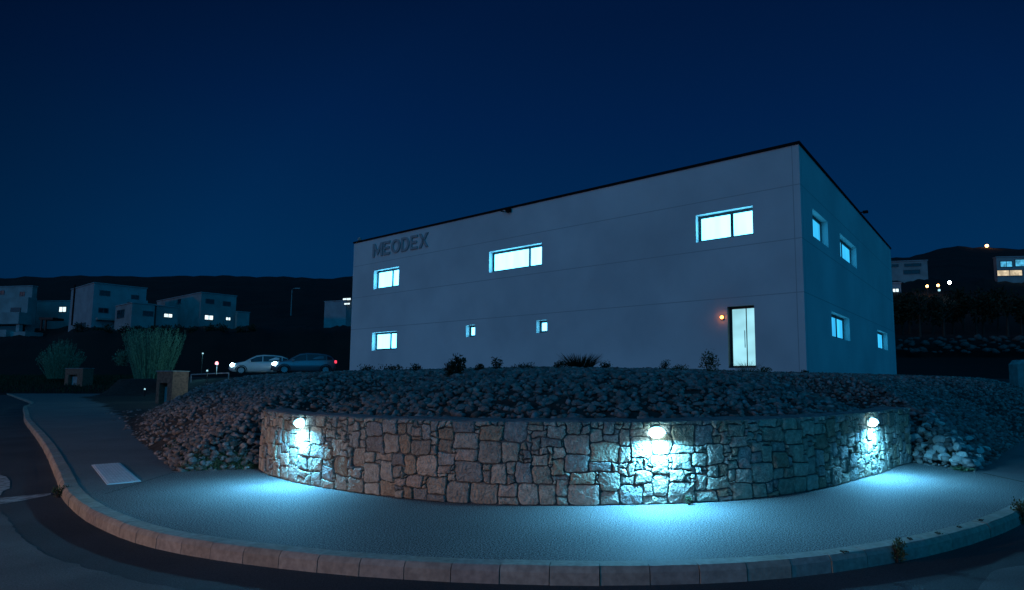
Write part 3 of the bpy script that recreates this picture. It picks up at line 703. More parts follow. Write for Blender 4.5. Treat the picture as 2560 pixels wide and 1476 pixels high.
# small fitting under the roof edge and vents
mb = MB(); mb.obox(fp(DL, NL, 15.3, 0), (DL[0], DL[1], 0), (NL[0], NL[1], 0), (0, 0, 1), (-.28, -.20, ZT - .22), (.0, .0, ZT - .03)); mb.tube([fp(DL, NL, 15.55, ZT - .1, 0), fp(DL, NL, 15.55, ZT - .14, -.25)], .03, 6)
mb.build('floodlight', M['fascia'], bld)
mb = MB(); mb.tube([fp(DR, NR, 12.8, ZT + .15, .1), fp(DR, NR, 12.8, ZT + .26, .1), fp(DR, NR, 12.8, ZT + .28, -.12)], .035, 6); mb.obox(fp(DR, NR, 12.8, ZT + .26, -.2), (DR[0], DR[1], 0), (NR[0], NR[1], 0), (0, 0, 1), (-.12, -.1, -.06), (.12, .15, .06)); mb.build('roof_bracket', M['fascia'], bld)
mb = MB(); mb.obox(fp(DL, NL, 28.8, ZT + .14, .1), (DL[0], DL[1], 0), (NL[0], NL[1], 0), (0, 0, 1), (-.12, -.1, 0), (.12, .1, .22)); mb.build('roof_vent', M['white'], bld, bevel=.05)
# lettering
sg = empty('wall_sign', tuple(np.array(fp(DL, NL, 27.08, 9.52)) + BO)); tag(sg, 'dark raised block lettering under the roof edge at the left end of the building', 'sign')
SO = np.array(sg.location)
def letter(segs, x0, w, h, z0):
    mb = MB()
    for poly in segs:
        i = len(mb.v)
        for dep in (-.07, -.004):
            for (x, zq) in poly:
                p = np.array(fp(DL, NL, 27.08 - (x0 + x * w), z0 + zq * h, dep)) + BO - SO; mb.v.append(tuple(p))
        k = len(poly); mb.f.append(tuple(i + j for j in range(k))); mb.f.append(tuple(i + k + j for j in range(k))[::-1])
        for j in range(k): mb.f.append((i + j, i + (j + 1) % k, i + k + (j + 1) % k, i + k + j))
    mb.build('letter', M['sign'], sg)
def ringpoly(cx, cz, rx, rz, t, a0, a1, n=20):
    res = []
    for k in range(n):
        a, b = a0 + (a1 - a0) * k / n, a0 + (a1 - a0) * (k + 1) / n
        res.append([(cx + rx * math.cos(a), cz + rz * math.sin(a)), (cx + rx * math.cos(b), cz + rz * math.sin(b)), (cx + (rx - t) * math.cos(b), cz + (rz - t * .75) * math.sin(b)), (cx + (rx - t) * math.cos(a), cz + (rz - t * .75) * math.sin(a))])
    return res
st = .2
LE = [[(0, 0), (st, 0), (st, 1), (0, 1)], [(st, 0), (.95, 0), (.95, .17), (st, .17)], [(st, .415), (.85, .415), (.85, .585), (st, .585)], [(st, .83), (.95, .83), (.95, 1), (st, 1)]]
LM = [[(0, 0), (.2, 0), (.2, 1), (0, 1)], [(.8, 0), (1, 0), (1, 1), (.8, 1)], [(.2, 1), (.2, .62), (.5, .08), (.5, .42)], [(.8, 1), (.5, .42), (.5, .08), (.8, .62)]]
LO = ringpoly(.5, .5, .5, .5, .22, 0, 2 * math.pi, 24)
LD = [[(0, 0), (.22, 0), (.22, 1), (0, 1)], [(.22, .83), (.45, .83), (.45, 1), (.22, 1)], [(.22, 0), (.45, 0), (.45, .17), (.22, .17)]] + ringpoly(.45, .5, .5, .5, .22, -math.pi / 2, math.pi / 2, 14)
LX = [[(0, 0), (.25, 0), (.5, .36), (.5, .64), (.385, .5)], [(.75, 0), (1, 0), (.615, .5), (.5, .64), (.5, .36)], [(0, 1), (.385, .5), (.5, .64), (.25, 1)], [(1, 1), (.75, 1), (.5, .64), (.615, .5)]]
LX = [[(0, 0), (.24, 0), (1, 1), (.76, 1)], [(.76, 0.001), (1, 0.001), (.24, .999), (0, .999)]]
x0 = 0
for segs, w in ((LM, 1.02), (LE, .70), (LO, .90), (LD, .80), (LE, .68), (LX, .86)):
    letter(segs, x0, w, .88, 9.58); x0 += w + .09
# amber lamp beside the door
P = np.array(fp(DL, NL, 3.27, 4.16, -.05)) + BO
al = empty('amber_lamp', P); tag(al, 'small glowing amber lamp on the wall beside the glass door', 'wall lamp')
mb = MB(); mb.obox((0, 0, 0), (DL[0], DL[1], 0), (NL[0], NL[1], 0), (0, 0, 1), (-.07, .0, -.09), (.07, .048, .09)); mb.build('base', M['fascia'], al)
bm = bmesh.new(); bmesh.ops.create_icosphere(bm, subdivisions=2, radius=.075); me = bpy.data.meshes.new('globe'); bm.to_mesh(me); bm.free(); me.materials.append(M['e_amber']); o = bpy.data.objects.new('globe', me); COL.objects.link(o); o.parent = al; o.location = (-NL[0] * .06, -NL[1] * .06, 0)

# ------------------------------------------------------------------ plants
def leaf_cloud(name, n, pts_fn, size, m, parent, up=.3):
    V = np.zeros((n * 4, 3)); 
    for k in range(n):
        c, dirn = pts_fn(); a = RNG.normal(size=3) + np.array(dirn) * 1.2; a /= np.linalg.norm(a); b = np.cross(a, RNG.normal(size=3)); b /= np.linalg.norm(b) + 1e-9
        s = size * RNG.uniform(.6, 1.3); V[k * 4:k * 4 + 4] = [c - a * s, c + b * s * .42, c + a * s, c - b * s * .42]
    F_ = np.arange(n * 4).reshape(n, 4); return np_mesh(name, V, F_, m, parent=parent)
def bush(name, loc, rx, rz, n, size, label, cat='shrub', m='leaf', stems=7, group=None, loose=.25):
    o = empty(name, loc); tag(o, label, cat, group)
    lobes = [(RNG.uniform(-.5, .5) * rx, RNG.uniform(-.5, .5) * rx, RNG.uniform(.35, .75) * rz, RNG.uniform(.35, .6)) for _ in range(6)] + [(0, 0, rz * .45, .62)]
    def fn():
        L_ = lobes[int(RNG.integers(len(lobes)))]; d = RNG.normal(size=3); d /= np.linalg.norm(d); r = RNG.uniform(.5, 1.0 + loose * RNG.random())
        p = np.array([L_[0] + d[0] * rx * L_[3] * r, L_[1] + d[1] * rx * L_[3] * r, max(.02, L_[2] + d[2] * rz * L_[3] * .85 * r)]); return p, d * .6 + np.array([0, 0, .5])
    leaf_cloud('foliage', n, fn, size, M[m], o)
    mb = MB()
    for k in range(stems):
        a = 2 * math.pi * k / stems + RNG.uniform(-.3, .3); q = RNG.uniform(.3, .6)
        mb.tube([(0, 0, -.05), (rx * q * .4 * math.cos(a), rx * q * .4 * math.sin(a), rz * .35), (rx * q * math.cos(a), rx * q * math.sin(a), rz * .8)], [.02 * rx + .006, .012 * rx + .004, .004], 5)
    mb.build('stems', M['bark'], o)
    return o
def tuft(name, loc, r, h, n, label, cat='plant', m='leaf', w=.012, spread=.6, group=None):
    o = empty(name, loc); tag(o, label, cat, group); V, F_ = [], []
    for k in range(n):
        a = RNG.uniform(0, 2 * math.pi); q = math.sqrt(RNG.random()); b0 = np.array([math.cos(a) * r * q * .45, math.sin(a) * r * q * .45, -.02])
        hh = h * RNG.uniform(.55, 1.05); tip = b0 + np.array([math.cos(a) * r * q * spread, math.sin(a) * r * q * spread, hh]); mid = (b0 + tip) / 2 + np.array([0, 0, hh * .12])
        a2 = RNG.uniform(0, math.pi); sd_ = np.array([math.cos(a2), math.sin(a2), 0]) * w * RNG.uniform(.6, 1.2); i = len(V)
        V += [b0 - sd_, b0 + sd_, mid + sd_ * .8, mid - sd_ * .8, tip + sd_ * .1, tip - sd_ * .1]; F_ += [(i, i + 1, i + 2, i + 3), (i + 3, i + 2, i + 4, i + 5)]
    np_mesh('blades', V, F_, M[m], parent=o)
    return o
def brush(name, loc, r0, r1, h, n, label, m='reed', leaf=.11, lean=1.0, roundtop=.25):
    """upright bush: many thin stems fanning from a narrow foot, each feathered with small leaves"""
    o = empty(name, loc); tag(o, label, 'shrub'); mb = MB(); V = []; F_ = []
    for k in range(n):
        a = RNG.uniform(0, 2 * math.pi); q = math.sqrt(RNG.random()); b0 = np.array([math.cos(a) * r0 * q, math.sin(a) * r0 * q, -.1]); hh = h * (1 - roundtop * q * q) * RNG.uniform(.82, 1.03)
        tip = np.array([math.cos(a) * r1 * q ** lean, math.sin(a) * r1 * q ** lean, hh]); wob = RNG.normal(0, .06 * r1, 3) * [1, 1, 0]; pt = lambda t: b0 * (1 - t) + tip * t + wob * math.sin(t * math.pi) + np.array([0, 0, .06 * h * math.sin(t * math.pi)])
        mb.tube([pt(0), pt(.5), pt(1)], [.030, .020, .008], 4)
        for t in np.linspace(.12, 1.0, 16):
            c = pt(min(1, t + RNG.uniform(-.03, .03))) + RNG.normal(0, .07, 3); d = np.array([RNG.normal(0, .45), RNG.normal(0, .45), 1.0]); d /= np.linalg.norm(d); e = np.cross(d, RNG.normal(size=3)); e /= np.linalg.norm(e) + 1e-9; s_ = leaf * RNG.uniform(.7, 1.5); i = len(V)
            V += [c - d * s_, c + e * s_ * .3, c + d * s_, c - e * s_ * .3]; F_.append((i, i + 1, i + 2, i + 3))
    np_mesh('foliage', V, F_, M[m], parent=o); mb.build('stems', M['reed'], o, fix=False)
    return o
def onbank(px, Y, dz=0):
    x = (px - CX) / FPX * Y / math.cos(PITCH) if False else aty(px, 930, Y)[0]
    return (x, Y, float(bank_z(np.array([[x, Y]]))[0]) + dz)
bush('round_bush', onbank(1138, 13.2), .30, .46, 900, .035, 'dark dome shaped bush on the crest of the rock bank', m='dark_leaf')
bush('small_shrub', onbank(1242, 15), .16, .34, 260, .03, 'small upright shrub on the bank crest right of the dome shaped bush', m='dark_leaf', loose=.6)
tuft('grassy_shrub', onbank(1450, 15.5), .45, .46, 420, 'spreading grassy shrub on the bank crest in front of the middle of the facade', 'shrub', 'dark_leaf', .010, 1.0)
bush('small_shrub', onbank(1517, 16), .22, .26, 260, .03, 'low dark shrub on the bank crest just right of the spreading grassy shrub', m='dark_leaf', loose=.5)
bush('small_shrub', onbank(1660, 17), .18, .34, 300, .025, 'short square topped shrub on the bank crest left of the door shrub', m='dark_leaf')
bush('leafy_shrub', onbank(1772, 17), .36, .62, 520, .035, 'leafy green shrub on the bank crest left of the glass door', m='leaf', loose=.7)
bush('small_shrub', onbank(1700, 17.2), .30, .24, 280, .03, 'low green shrub at the left foot of the leafy shrub by the door', m='leaf', loose=.6)
tuft('wild_plant', onbank(1868, 18), .40, .42, 90, 'wispy wild plant standing in front of the lit glass door', m='leaf', w=.006, spread=1.1)
bush('small_shrub', onbank(1912, 17.5), .26, .22, 220, .03, 'low wispy shrub just right of the glass door', m='leaf', loose=.8)
bush('small_shrub', onbank(2012, 19), .18, .13, 140, .03, 'tiny dark shrub at the foot of the building corner', m='dark_leaf')
for px, Y, w_, h_, lab in ((920, 17, .26, .22, 'small dark shrub on the bank below the lower left window'), (985, 16.5, .42, .18, 'wide flat shrub on the bank right of the lower left window'), (1042, 16, .22, .2, 'small dark shrub on the bank crest left of the dome shaped bush'), (1197, 14.5, .16, .2, 'tiny dark shrub between the dome shaped bush and the upright shrub'), (1310, 15, .36, .2, 'flat dark shrub on the bank below the square window'), (1400, 15.5, .24, .2, 'small dark shrub at the left of the spreading grassy shrub')):
    bush('small_shrub', onbank(px, Y), w_, h_, 260, .03, lab, m='dark_leaf', loose=.5)
# field shrubs at left
def field(px, py, Y):
    return tuple(aty(px, py, Y))
p = field(380, 945, 62); brush('reed_clump', p, 1.5, 2.8, 5.2, 300, 'tall fan shaped reed clump behind the right brick pillar', leaf=.085, roundtop=.06, lean=.8)
p = field(310, 905, 64); bush('round_bush', (p[0], p[1], p[2] - .4), .95, 1.9, 900, .10, 'small round bush left of the tall reed clump', m='reed', loose=.3)
p = field(150, 945, 84); brush('willowy_shrub', p, 1.4, 2.8, 5.5, 260, 'rounded willowy shrub behind the left brick pillar', leaf=.10, roundtop=.50)
# grass strip of the field
V, F_ = [], []
for k in range(9000):
    px = RNG.uniform(-60, 400); Y = RNG.uniform(75, 100); x = (px - CX) / FPX * Y; z_ = float(np.interp(Y, [74.5, 80, 100], [-.02, 1.0, 2.4])); hh = RNG.uniform(.2, .55); a = RNG.uniform(0, 3.14); w_ = .05; i = len(V)
    V += [(x - w_ * math.cos(a), Y - w_ * math.sin(a), z_ - .05), (x + w_ * math.cos(a), Y + w_ * math.sin(a), z_ - .05), (x + RNG.normal(0, .12), Y + RNG.normal(0, .1), z_ + hh)]; F_.append((i, i + 1, i + 2))
o = np_mesh('field_grass', V, F_, M['grass']); tag(o, 'rough grass growing over the field at left', 'grass', kind='stuff')
# ground cover weeds at the left foot of the bank
V, F_ = [], []
for k in range(5200):
    t = RNG.random(); a, b = ((-6.95, 10.42), (-5.7, 10.75)) if RNG.random() < .75 else ((-6.95, 10.42), (-9.0, 12.9))
    c = np.array(a) * (1 - t) + np.array(b) * t + np.array([.2 * RNG.random(), .28 * RNG.random()]) * (1.2 if a[0] > -7 else .8) + np.array([.0, .02]); d = RNG.normal(size=3); d /= np.linalg.norm(d); e = np.cross(d, RNG.normal(size=3)); e /= np.linalg.norm(e); s_ = RNG.uniform(.010, .022); i = len(V)
    c = np.array([c[0], c[1], .01 + .12 * RNG.random() * RNG.random() + float(bank_z(c[None])[0]) * .9]); V += [c - d * s_, c + e * s_ * .5, c + d * s_, c - e * s_ * .5]; F_.append((i, i + 1, i + 2, i + 3))
o = np_mesh('ground_cover', V, F_, M['leaf']); tag(o, 'low green weeds along the foot of the bank left of the stone wall', 'weeds', kind='stuff')
p = onz(2372, 1150, .1); bush('weed', (p[0], p[1] + .1, .08), .22, .24, 420, .028, 'green weed growing among the rocks right of the stone wall', 'weed', 'leaf', 5)
p = onz(2420, 1172, .05); bush('weed', (p[0], p[1] + .05, .0), .26, .07, 260, .022, 'flat dry weeds at the pavement edge right of the rocks', 'weed', 'leaf', 4)
p = onz(1722, 1262, 0); bush('weed', (p[0], p[1] - .02, 0), .07, .10, 160, .014, 'tiny weed at the foot of the stone wall below the middle lamp', 'weed', 'leaf', 4)
p = onz(2238, 1395, -.1); bush('weed', (p[0], p[1] - .03, -.14), .09, .22, 260, .018, 'weed growing in the gutter against the kerb at right', 'weed', 'leaf', 5)
p = onz(2556, 1300, -.1); bush('weed', (p[0], p[1] - .02, -.14), .15, .28, 420, .022, 'bushy weed against the kerb at the right picture edge', 'weed', 'leaf', 5)
p = onz(168, 1226, -.05); bush('weed', (p[0] - .05, p[1] - .08, -.13), .14, .16, 220, .022, 'small weed at the kerb joint at left', 'weed', 'leaf', 5)
for px, py in ((2110, 1384), (2276, 1352), (2345, 1338), (2400, 1322), (2452, 1305)):
    p = onz(px, py); bush('weed', (p[0], p[1], 0), .045, .02, 40, .010, 'small tuft of weed behind the kerb at right', 'weed', 'dark_leaf', 3, group='weed tufts behind the kerb')

# ------------------------------------------------------------------ brick gate pillars
def pillar(px0, pxc, px1, ytop, ybase, Y, lab):
    Kc = aty(pxc, ybase, Y); h = (ybase - ytop) / FPX * Y; a = R(20)
    dl_ = np.array([-math.cos(a), math.sin(a), 0]); dr_ = np.array([math.sin(a), math.cos(a), 0])
    wl_ = (pxc - px0) / FPX * Y * Y / abs(dl_[0] * Y - dl_[1] * Kc[0]); wr_ = (px1 - pxc) / FPX * Y * Y / abs(dr_[0] * Y - dr_[1] * Kc[0])
    o = empty('brick_pillar', Kc); tag(o, lab, 'gate pillar', 'brick pillars at the entrance')
    mb = MB(); up = (0, 0, 1)
    # body with a niche open to the front: two jambs, lintel, back
    d = wr_
    mb.obox((0, 0, 0), dl_, dr_, up, (0, 0, -.3), (wl_ * .3, d, h)); mb.obox((0, 0, 0), dl_, dr_, up, (wl_ * .8, 0, -.3), (wl_, d, h))
    mb.obox((0, 0, 0), dl_, dr_, up, (wl_ * .3, 0, h * .62), (wl_ * .8, d, h)); mb.obox((0, 0, 0), dl_, dr_, up, (wl_ * .3, d * .45, -.3), (wl_ * .8, d, h * .62))
    mb.build('brickwork', M['brick'], o)
    mb = MB(); mb.obox((0, 0, 0), dl_, dr_, up, (-.06, -.06, h), (wl_ + .06, d + .06, h + .06)); mb.build('cap', M['concrete'], o)
    mb = MB(); mb.obox((0, 0, 0), dl_, dr_, up, (wl_ * .34, d * .3, -.1), (wl_ * .76, d * .449, h * .5)); mb.build('meter_cabinet', M['concrete'], o, bevel=.01)
pillar(388, 428, 468, 930, 1006, 40, 'brick gate pillar with a niche at the left edge of the rock bank')
pillar(160, 205, 232, 922, 962, 79, 'smaller brick gate pillar with a niche in front of the willowy shrub')
# edging rail along the platform at left
a = np.array(aty(478, 937, 46)); b = np.array(aty(572, 933, 44)); mb = MB(); mb.tube([a, b], .05, 6)
for q in (0, 1): c = a * (1 - q) + b * q; mb.tube([c, c - np.array([0, 0, .6])], .04, 6)
o = mb.build('low_rail', M['concrete']); tag(o, 'low pale rail running from the brick pillar towards the parked cars', 'rail')

# ------------------------------------------------------------------ cars
def car(loc, rz, paint, lab, lights=True):
    o = empty('parked_car', loc, rz); tag(o, lab, 'car', 'cars with lit headlights')
    # x forward; stations: x, sill, belt, roof, half width belt, half width roof
    ST = [(-2.05, .45, .82, .90, .62, .50), (-1.98, .28, .95, 1.04, .76, .60), (-1.75, .20, .98, 1.28, .83, .60), (-1.35, .19, .97, 1.44, .86, .60), (-.8, .18, .95, 1.50, .87, .61), (-.1, .18, .93, 1.51, .87, .61), (.35, .18, .91, 1.44, .87, .60), (.8, .18, .90, 1.20, .86, .60), (1.12, .19, .89, .99, .85, .66), (1.5, .20, .84, .91, .83, .62), (1.85, .22, .74, .80, .76, .55), (2.04, .30, .62, .66, .62, .45), (2.10, .42, .54, .57, .5, .36)]
    V, F_ = [], []
    def sec(s):
        x, sl, be, ro, wb_, wr_ = s
        h = [(0, sl), (wb_ * .86, sl), (wb_ * .97, sl + .12), (wb_ * 1.0, sl + (be - sl) * .55), (wb_ * .985, be - .03), (wb_ * .95, be), (wr_ + (wb_ * .95 - wr_) * .12, ro - .05), (wr_ * .86, ro - .01), (0, ro)]
        return [(x, y, z) for y, z in h] + [(x, -y, z) for y, z in h[-2:0:-1]]
    secs = [sec(s) for s in ST]; n = len(secs[0])
    for s in secs: V += s
    for k in range(len(secs) - 1):
        for j in range(n): F_.append((k * n + j, k * n + (j + 1) % n, (k + 1) * n + (j + 1) % n, (k + 1) * n + j))
    F_.append(tuple(range(n))[::-1]); F_.append(tuple((len(secs) - 1) * n + j for j in range(n)))
    mb = MB(); mb.v = V; mb.f = F_; b = mb.build('body', paint, o, smooth=True)
    def glassquad(pts, nm='window'):
        m_ = MB(); m_.poly(pts); m_.build(nm, M['glass'], o)
    lerp = lambda a, b, t: tuple(np.array(a) * (1 - t) + np.array(b) * t)
    for sgn in (1, -1):
        def sp(i, t):                          # on the side glass plane of station i
            s = secs[i]; p = lerp(s[5], s[6], t); return (p[0], sgn * (p[1] + .012), p[2])
        glassquad([sp(3, .08), sp(5, .08), sp(5, .9), sp(4, .9), lerp(sp(3, .9), sp(3, .8), .5)]); glassquad([lerp(sp(5, .08), sp(6, .08), .12), sp(7, .1), lerp(sp(7, .8), sp(7, .7), .5), sp(6, .86), lerp(sp(5, .9), sp(6, .88), .12)])
        glassquad([sp(2, .25), lerp(sp(2, .12), sp(3, .1), .85), lerp(sp(2, .85), sp(3, .85), .85), sp(2, .8)])
    t6, t7, t8 = ST[6], ST[7], ST[8]
    glassquad([(.46, .50, 1.425), (.46, -.50, 1.425), (1.13, -.62, 1.01), (1.13, .62, 1.01)], 'windscreen')
    glassquad([(-1.70, .5, 1.36), (-1.70, -.5, 1.36), (-2.0, -.58, 1.06), (-2.0, .58, 1.06)], 'rear_window')
    for x in (-1.32, 1.32):
        for sgn in (1, -1):
            w = MB(); N = 20; i = 0
            for yy, r_ in ((sgn * .70, .31), (sgn * .875, .31), (sgn * .89, .285), (sgn * .89, .2)):
                for k in range(N): a = 2 * math.pi * k / N; w.v.append((x + r_ * math.cos(a), yy, .31 + r_ * math.sin(a)))
            for q in range(3):
                for k in range(N): w.f.append((q * N + k, q * N + (k + 1) % N, (q + 1) * N + (k + 1) % N, (q + 1) * N + k))
            wo = w.build('wheel', M['tyre'], o)
            rm = MB(); c0 = (x, sgn * .885, .31); rm.v.append(c0)
            for k in range(10):
                a = 2 * math.pi * k / 10; a2 = a + .2; a3 = a + .43
                for aa, r_ in ((a, .2), (a3, .2)): rm.v.append((x + r_ * math.cos(aa), sgn * .888, .31 + r_ * math.sin(aa)))
                rm.f.append((0, len(rm.v) - 2, len(rm.v) - 1))
            rm.build('rim', M['rim'], wo)
            am = MB(); N = 14                      # dark wheel arch lip
            for r_, yy in ((.345, sgn * .862), (.40, sgn * .876)):
                for k in range(N + 1): a = math.pi * k / N; am.v.append((x + r_ * math.cos(a), yy, .31 + r_ * math.sin(a)))
            for k in range(N): am.f.append((k, k + 1, N + 2 + k, N + 1 + k))
            am.build('wheel_arch', M['plastic'], o)
    for sgn in (1, -1):
        h = MB(); h.poly([(2.00, sgn * .38, .60), (1.98, sgn * .66, .62), (1.72, sgn * .80, .76), (1.72, sgn * .74, .82), (1.9, sgn * .55, .75)]); h.build('headlight_lens', M['e_lens'], o)
        bm = bmesh.new(); bmesh.ops.create_icosphere(bm, subdivisions=2, radius=.13); me = bpy.data.meshes.new('headlight'); bm.to_mesh(me); bm.free(); me.materials.append(M['e_head']); q = bpy.data.objects.new('headlight', me); COL.objects.link(q); q.parent = o; q.location = (1.90, sgn * .66, .70)
        t = MB(); t.obox((-2.0, sgn * .66, .88), (1, 0, 0), (0, 1, 0), (0, 0, 1), (-.06, -.12, -.09), (.10, .12, .11)); t.build('tail_light', M['e_red'], o, bevel=.02)
        m_ = MB(); m_.obox((.78, sgn * .93, .98), (1, 0, 0), (0, 1, 0), (0, 0, 1), (-.07, -.09, -.06), (.07, .09, .07)); m_.build('mirror', paint, o, bevel=.02)
    bmp = MB(); bmp.box((2.03, -.42, .26), (2.115, .42, .40)); bmp.build('grille', M['plastic'], o)
    pl = MB(); pl.box((2.116, -.26, .42), (2.125, .26, .52)); pl.build('number_plate', M['tactile'], o)
    ld = bpy.data.lights.new('beam', 'SPOT'); ld.energy = 350; ld.color = (.3, .75, 1); ld.spot_size = R(120); ld.spot_blend = .8; ld.shadow_soft_size = .1
    lo = bpy.data.objects.new('beam', ld); COL.objects.link(lo); lo.parent = o; lo.location = (2.2, 0, .66); lo.rotation_euler = (R(84), 0, R(-90))
    return o
yaw = R(180 - 4)
pc = aty(760, 928, 42.5); car((pc[0], pc[1], 2.03), R(180 + 30), M['silver'], 'silver hatchback with lit headlights parked beside the building')
pc = aty(652, 928, 45.5); car((pc[0], pc[1], 2.03), R(180 + 30), M['white_paint'], 'white hatchback with lit headlights parked left of the silver hatchback')
# small lamps in the car park
def post_lamp(px, py, Y, r_, m_, lab, h=.9, cat='lamp'):
    p = aty(px, py, Y); o = empty('bollard_lamp', (p[0], p[1], p[2] - h)); tag(o, lab, cat)
    mb = MB(); mb.tube([(0, 0, 0), (0, 0, h - r_)], .04, 8); mb.build('post', M['plastic'], o)
    mb = MB(); mb.tube([(0, 0, h - r_), (0, 0, h - r_ * .2), (0, 0, h + r_)], [r_, r_ * 1.05, r_ * .6], 10); mb.build('lamp_head', m_, o)
M['e_pink'] = emit('pink_lamp_glow', (1.0, .32, .38), 3); M['e_dim'] = emit('small_lamp_glow', (.45, .85, 1.0), 1.0)
post_lamp(542, 908, 44, .11, M['e_pink'], 'small post with a pink red lamp left of the white car')
post_lamp(518, 927, 43, .06, M['e_dim'], 'small post with a pale blue lamp above the low rail')
post_lamp(362, 973, 41, .05, M['e_dim'], 'tiny pale blue marker lamp left of the right brick pillar', .5)
post_lamp(507, 884, 60, .07, M['e_dim'], 'small pale lamp on a tall post behind the low rail', 2.2)
ld = bpy.data.lights.new('bulb', 'POINT'); ld.energy = 170; ld.color = (.2, .8, 1); ld.shadow_soft_size = .1; lo = bpy.data.objects.new('bulb', ld); COL.objects.link(lo); lo.location = aty(507, 876, 59.5)

# ------------------------------------------------------------------ houses
def house(name, cpx, lpx, rpx, ytop, ybase, Y, lab, ang=35.5, mL='white', wins=(), extra=None, roof=True, cat='house', split=None, mR=None):
    """corner at cpx; left face runs to lpx, right face to rpx. wins: (face, px0, px1, y0, y1, material)"""
    Kc = aty(cpx, ytop, Y); zt = Kc[2]; zb = aty(cpx, ybase, Y)[2]; Kc = Kc[:2]
    a = R(ang); dl_ = np.array([-math.cos(a), math.sin(a)]); dr_ = np.array([math.sin(a), math.cos(a)])
    def hit(px, py, d):
        n_ = np.array([-d[1], d[0]]); r_ = ray(px, py); t = (n_ @ Kc) / (n_ @ r_[:2]); P = EYEP + r_ * t; return (P[:2] - Kc) @ d, P[2]
    la = hit(lpx, ytop, dl_)[0] if lpx is not None else 6.0; ra = hit(rpx, ytop, dr_)[0] if rpx is not None else 8.0
    la = max(1.0, min(la, 60)); ra = max(1.0, min(ra, 60))
    o = empty(name, (Kc[0], Kc[1], zb)); tag(o, lab, cat)
    v3 = lambda d: (d[0], d[1], 0)
    mb = MB(); mb.obox((0, 0, 0), v3(dl_), v3(dr_), (0, 0, 1), (0, 0, -3.0), (la, ra, zt - zb)); mb.build('wall', M[mL], o)
    mb = MB(); mb.obox((0, 0, 0), v3(dl_), v3(dr_), (0, 0, 1), (-.12, -.12, zt - zb), (la + .12, ra + .12, zt - zb + .18)); mb.build('roof', M['grey_render'], o)
    for (f, x0, x1, y0, y1, wm_) in wins:
        d, e = (dl_, dr_) if f == 'L' else (dr_, dl_)
        s0, z1_ = hit(x0, y0, d); s1, _ = hit(x1, y0, d); _, z0_ = hit((x0 + x1) / 2, y1, d); _, z1_ = hit((x0 + x1) / 2, y0, d); s0, s1 = min(s0, s1), max(s0, s1)
        w = MB(); t = .12
        for (A_, B_) in (((s0, z0_), (s1, z0_ + t)), ((s0, z1_ - t), (s1, z1_)), ((s0, z0_ + t), (s0 + t, z1_ - t)), ((s1 - t, z0_ + t), (s1, z1_ - t)), (((s0 + s1) / 2 - .05, z0_ + t), ((s0 + s1) / 2 + .05, z1_ - t))):
            w.obox((0, 0, 0), v3(d), v3(e), (0, 0, 1), (A_[0], -.07, A_[1] - zb), (B_[0], .1, B_[1] - zb))
        wo = w.build('window', M['frame'], o)
        pm = MB(); pm.obox((0, 0, 0), v3(d), v3(e), (0, 0, 1), (s0 + t, -.02, z0_ + t - zb), (s1 - t, .09, z1_ - t - zb)); pm.build('pane', wm_, wo)
    return o, Kc, zb, dl_, dr_, hit
G = M['glass']; EF = M['e_far']
house('house', 88, -60, 94, 712, 842, 140, 'pale stepped house at the left picture edge, upper block', 20, wins=[('L', -4, 13, 727, 736, G), ('L', 50, 64, 730, 741, G), ('L', -4, 22, 770, 785, G), ('L', 48, 76, 772, 785, G)]) if False else None
# stepped house at the left edge
o, Kc, zb, dl_, dr_, hit = house('stepped_house', 82, -70, 94, 716, 846, 142, 'large pale stepped house with terraces at the left picture edge', 8, wins=[('L', -6, 12, 727, 737, G), ('L', 50, 63, 730, 741, G)])
def block(o, Kc, zb, dl_, dr_, hit, x0, x1, y0, y1, f0, f1, m_, nm):
    s0 = hit(x1, y0, dl_)[0]; s1 = hit(x0, y0, dl_)[0]; z1_ = hit((x0 + x1) / 2, y0, dl_)[1]; z0_ = hit((x0 + x1) / 2, y1, dl_)[1]
    mb = MB(); mb.obox((0, 0, 0), (dl_[0], dl_[1], 0), (dr_[0], dr_[1], 0), (0, 0, 1), (s0, f0, z0_ - zb), (s1, f1, z1_ - zb)); return mb.build(nm, m_, o)
block(o, Kc, zb, dl_, dr_, hit, -70, 93, 748, 846, -2.0, -.01, M['white'], 'lower_storey')
for x0, x1 in ((-8, 21), (50, 75)): block(o, Kc, zb, dl_, dr_, hit, x0, x1, 772, 786, -2.1, -1.9, G, 'window')
block(o, Kc, zb, dl_, dr_, hit, -70, 104, 788, 816, -5.0, -2.01, M['white'], 'balcony')
block(o, Kc, zb, dl_, dr_, hit, -70, 86, 818, 832, -2.6, -2.2, G, 'window')
block(o, Kc, zb, dl_, dr_, hit, -70, 84, 831, 862, -6.0, -3.2, M['white'], 'terrace_wall')
block(o, Kc, zb, dl_, dr_, hit, 84, 121, 834, 862, -5.2, -1.2, M['white'], 'terrace_wall')
block(o, Kc, zb, dl_, dr_, hit, 92, 100, 816, 836, -4.6, -3.9, M['white'], 'terrace_post')
house('low_house', 184, 93, 200, 753, 822, 150, 'low white house with one bright square window', 5, wins=[('L', 148, 167, 767, 781, EF)])
p = aty(118, 822, 138); cp = empty('carport', p); tag(cp, 'dark flat roofed carport in front of the low white house', 'carport')
mb = MB(); mb.box((-1.2, -1, 2.0), (2.0, 2, 2.5)); mb.build('roof', M['plastic'], cp)
for x in (-.9, .1): 
    mb = MB(); mb.box((x, -.9, -.5), (x + .3, -.6, 2.0)); mb.build('post', M['plastic'], cp)
TH = house('tall_house', 236, 180, 368, 708, 836, 123, 'tall grey house with a stair strip and dark windows', 36, 'grey_render', [('R', 249, 276, 727, 740, G), ('R', 328, 348, 738, 750, G), ('R', 246, 272, 770, 783, G), ('L', 193, 215, 808, 822, G)])
o, Kc, zb, dl_, dr_, hit = TH
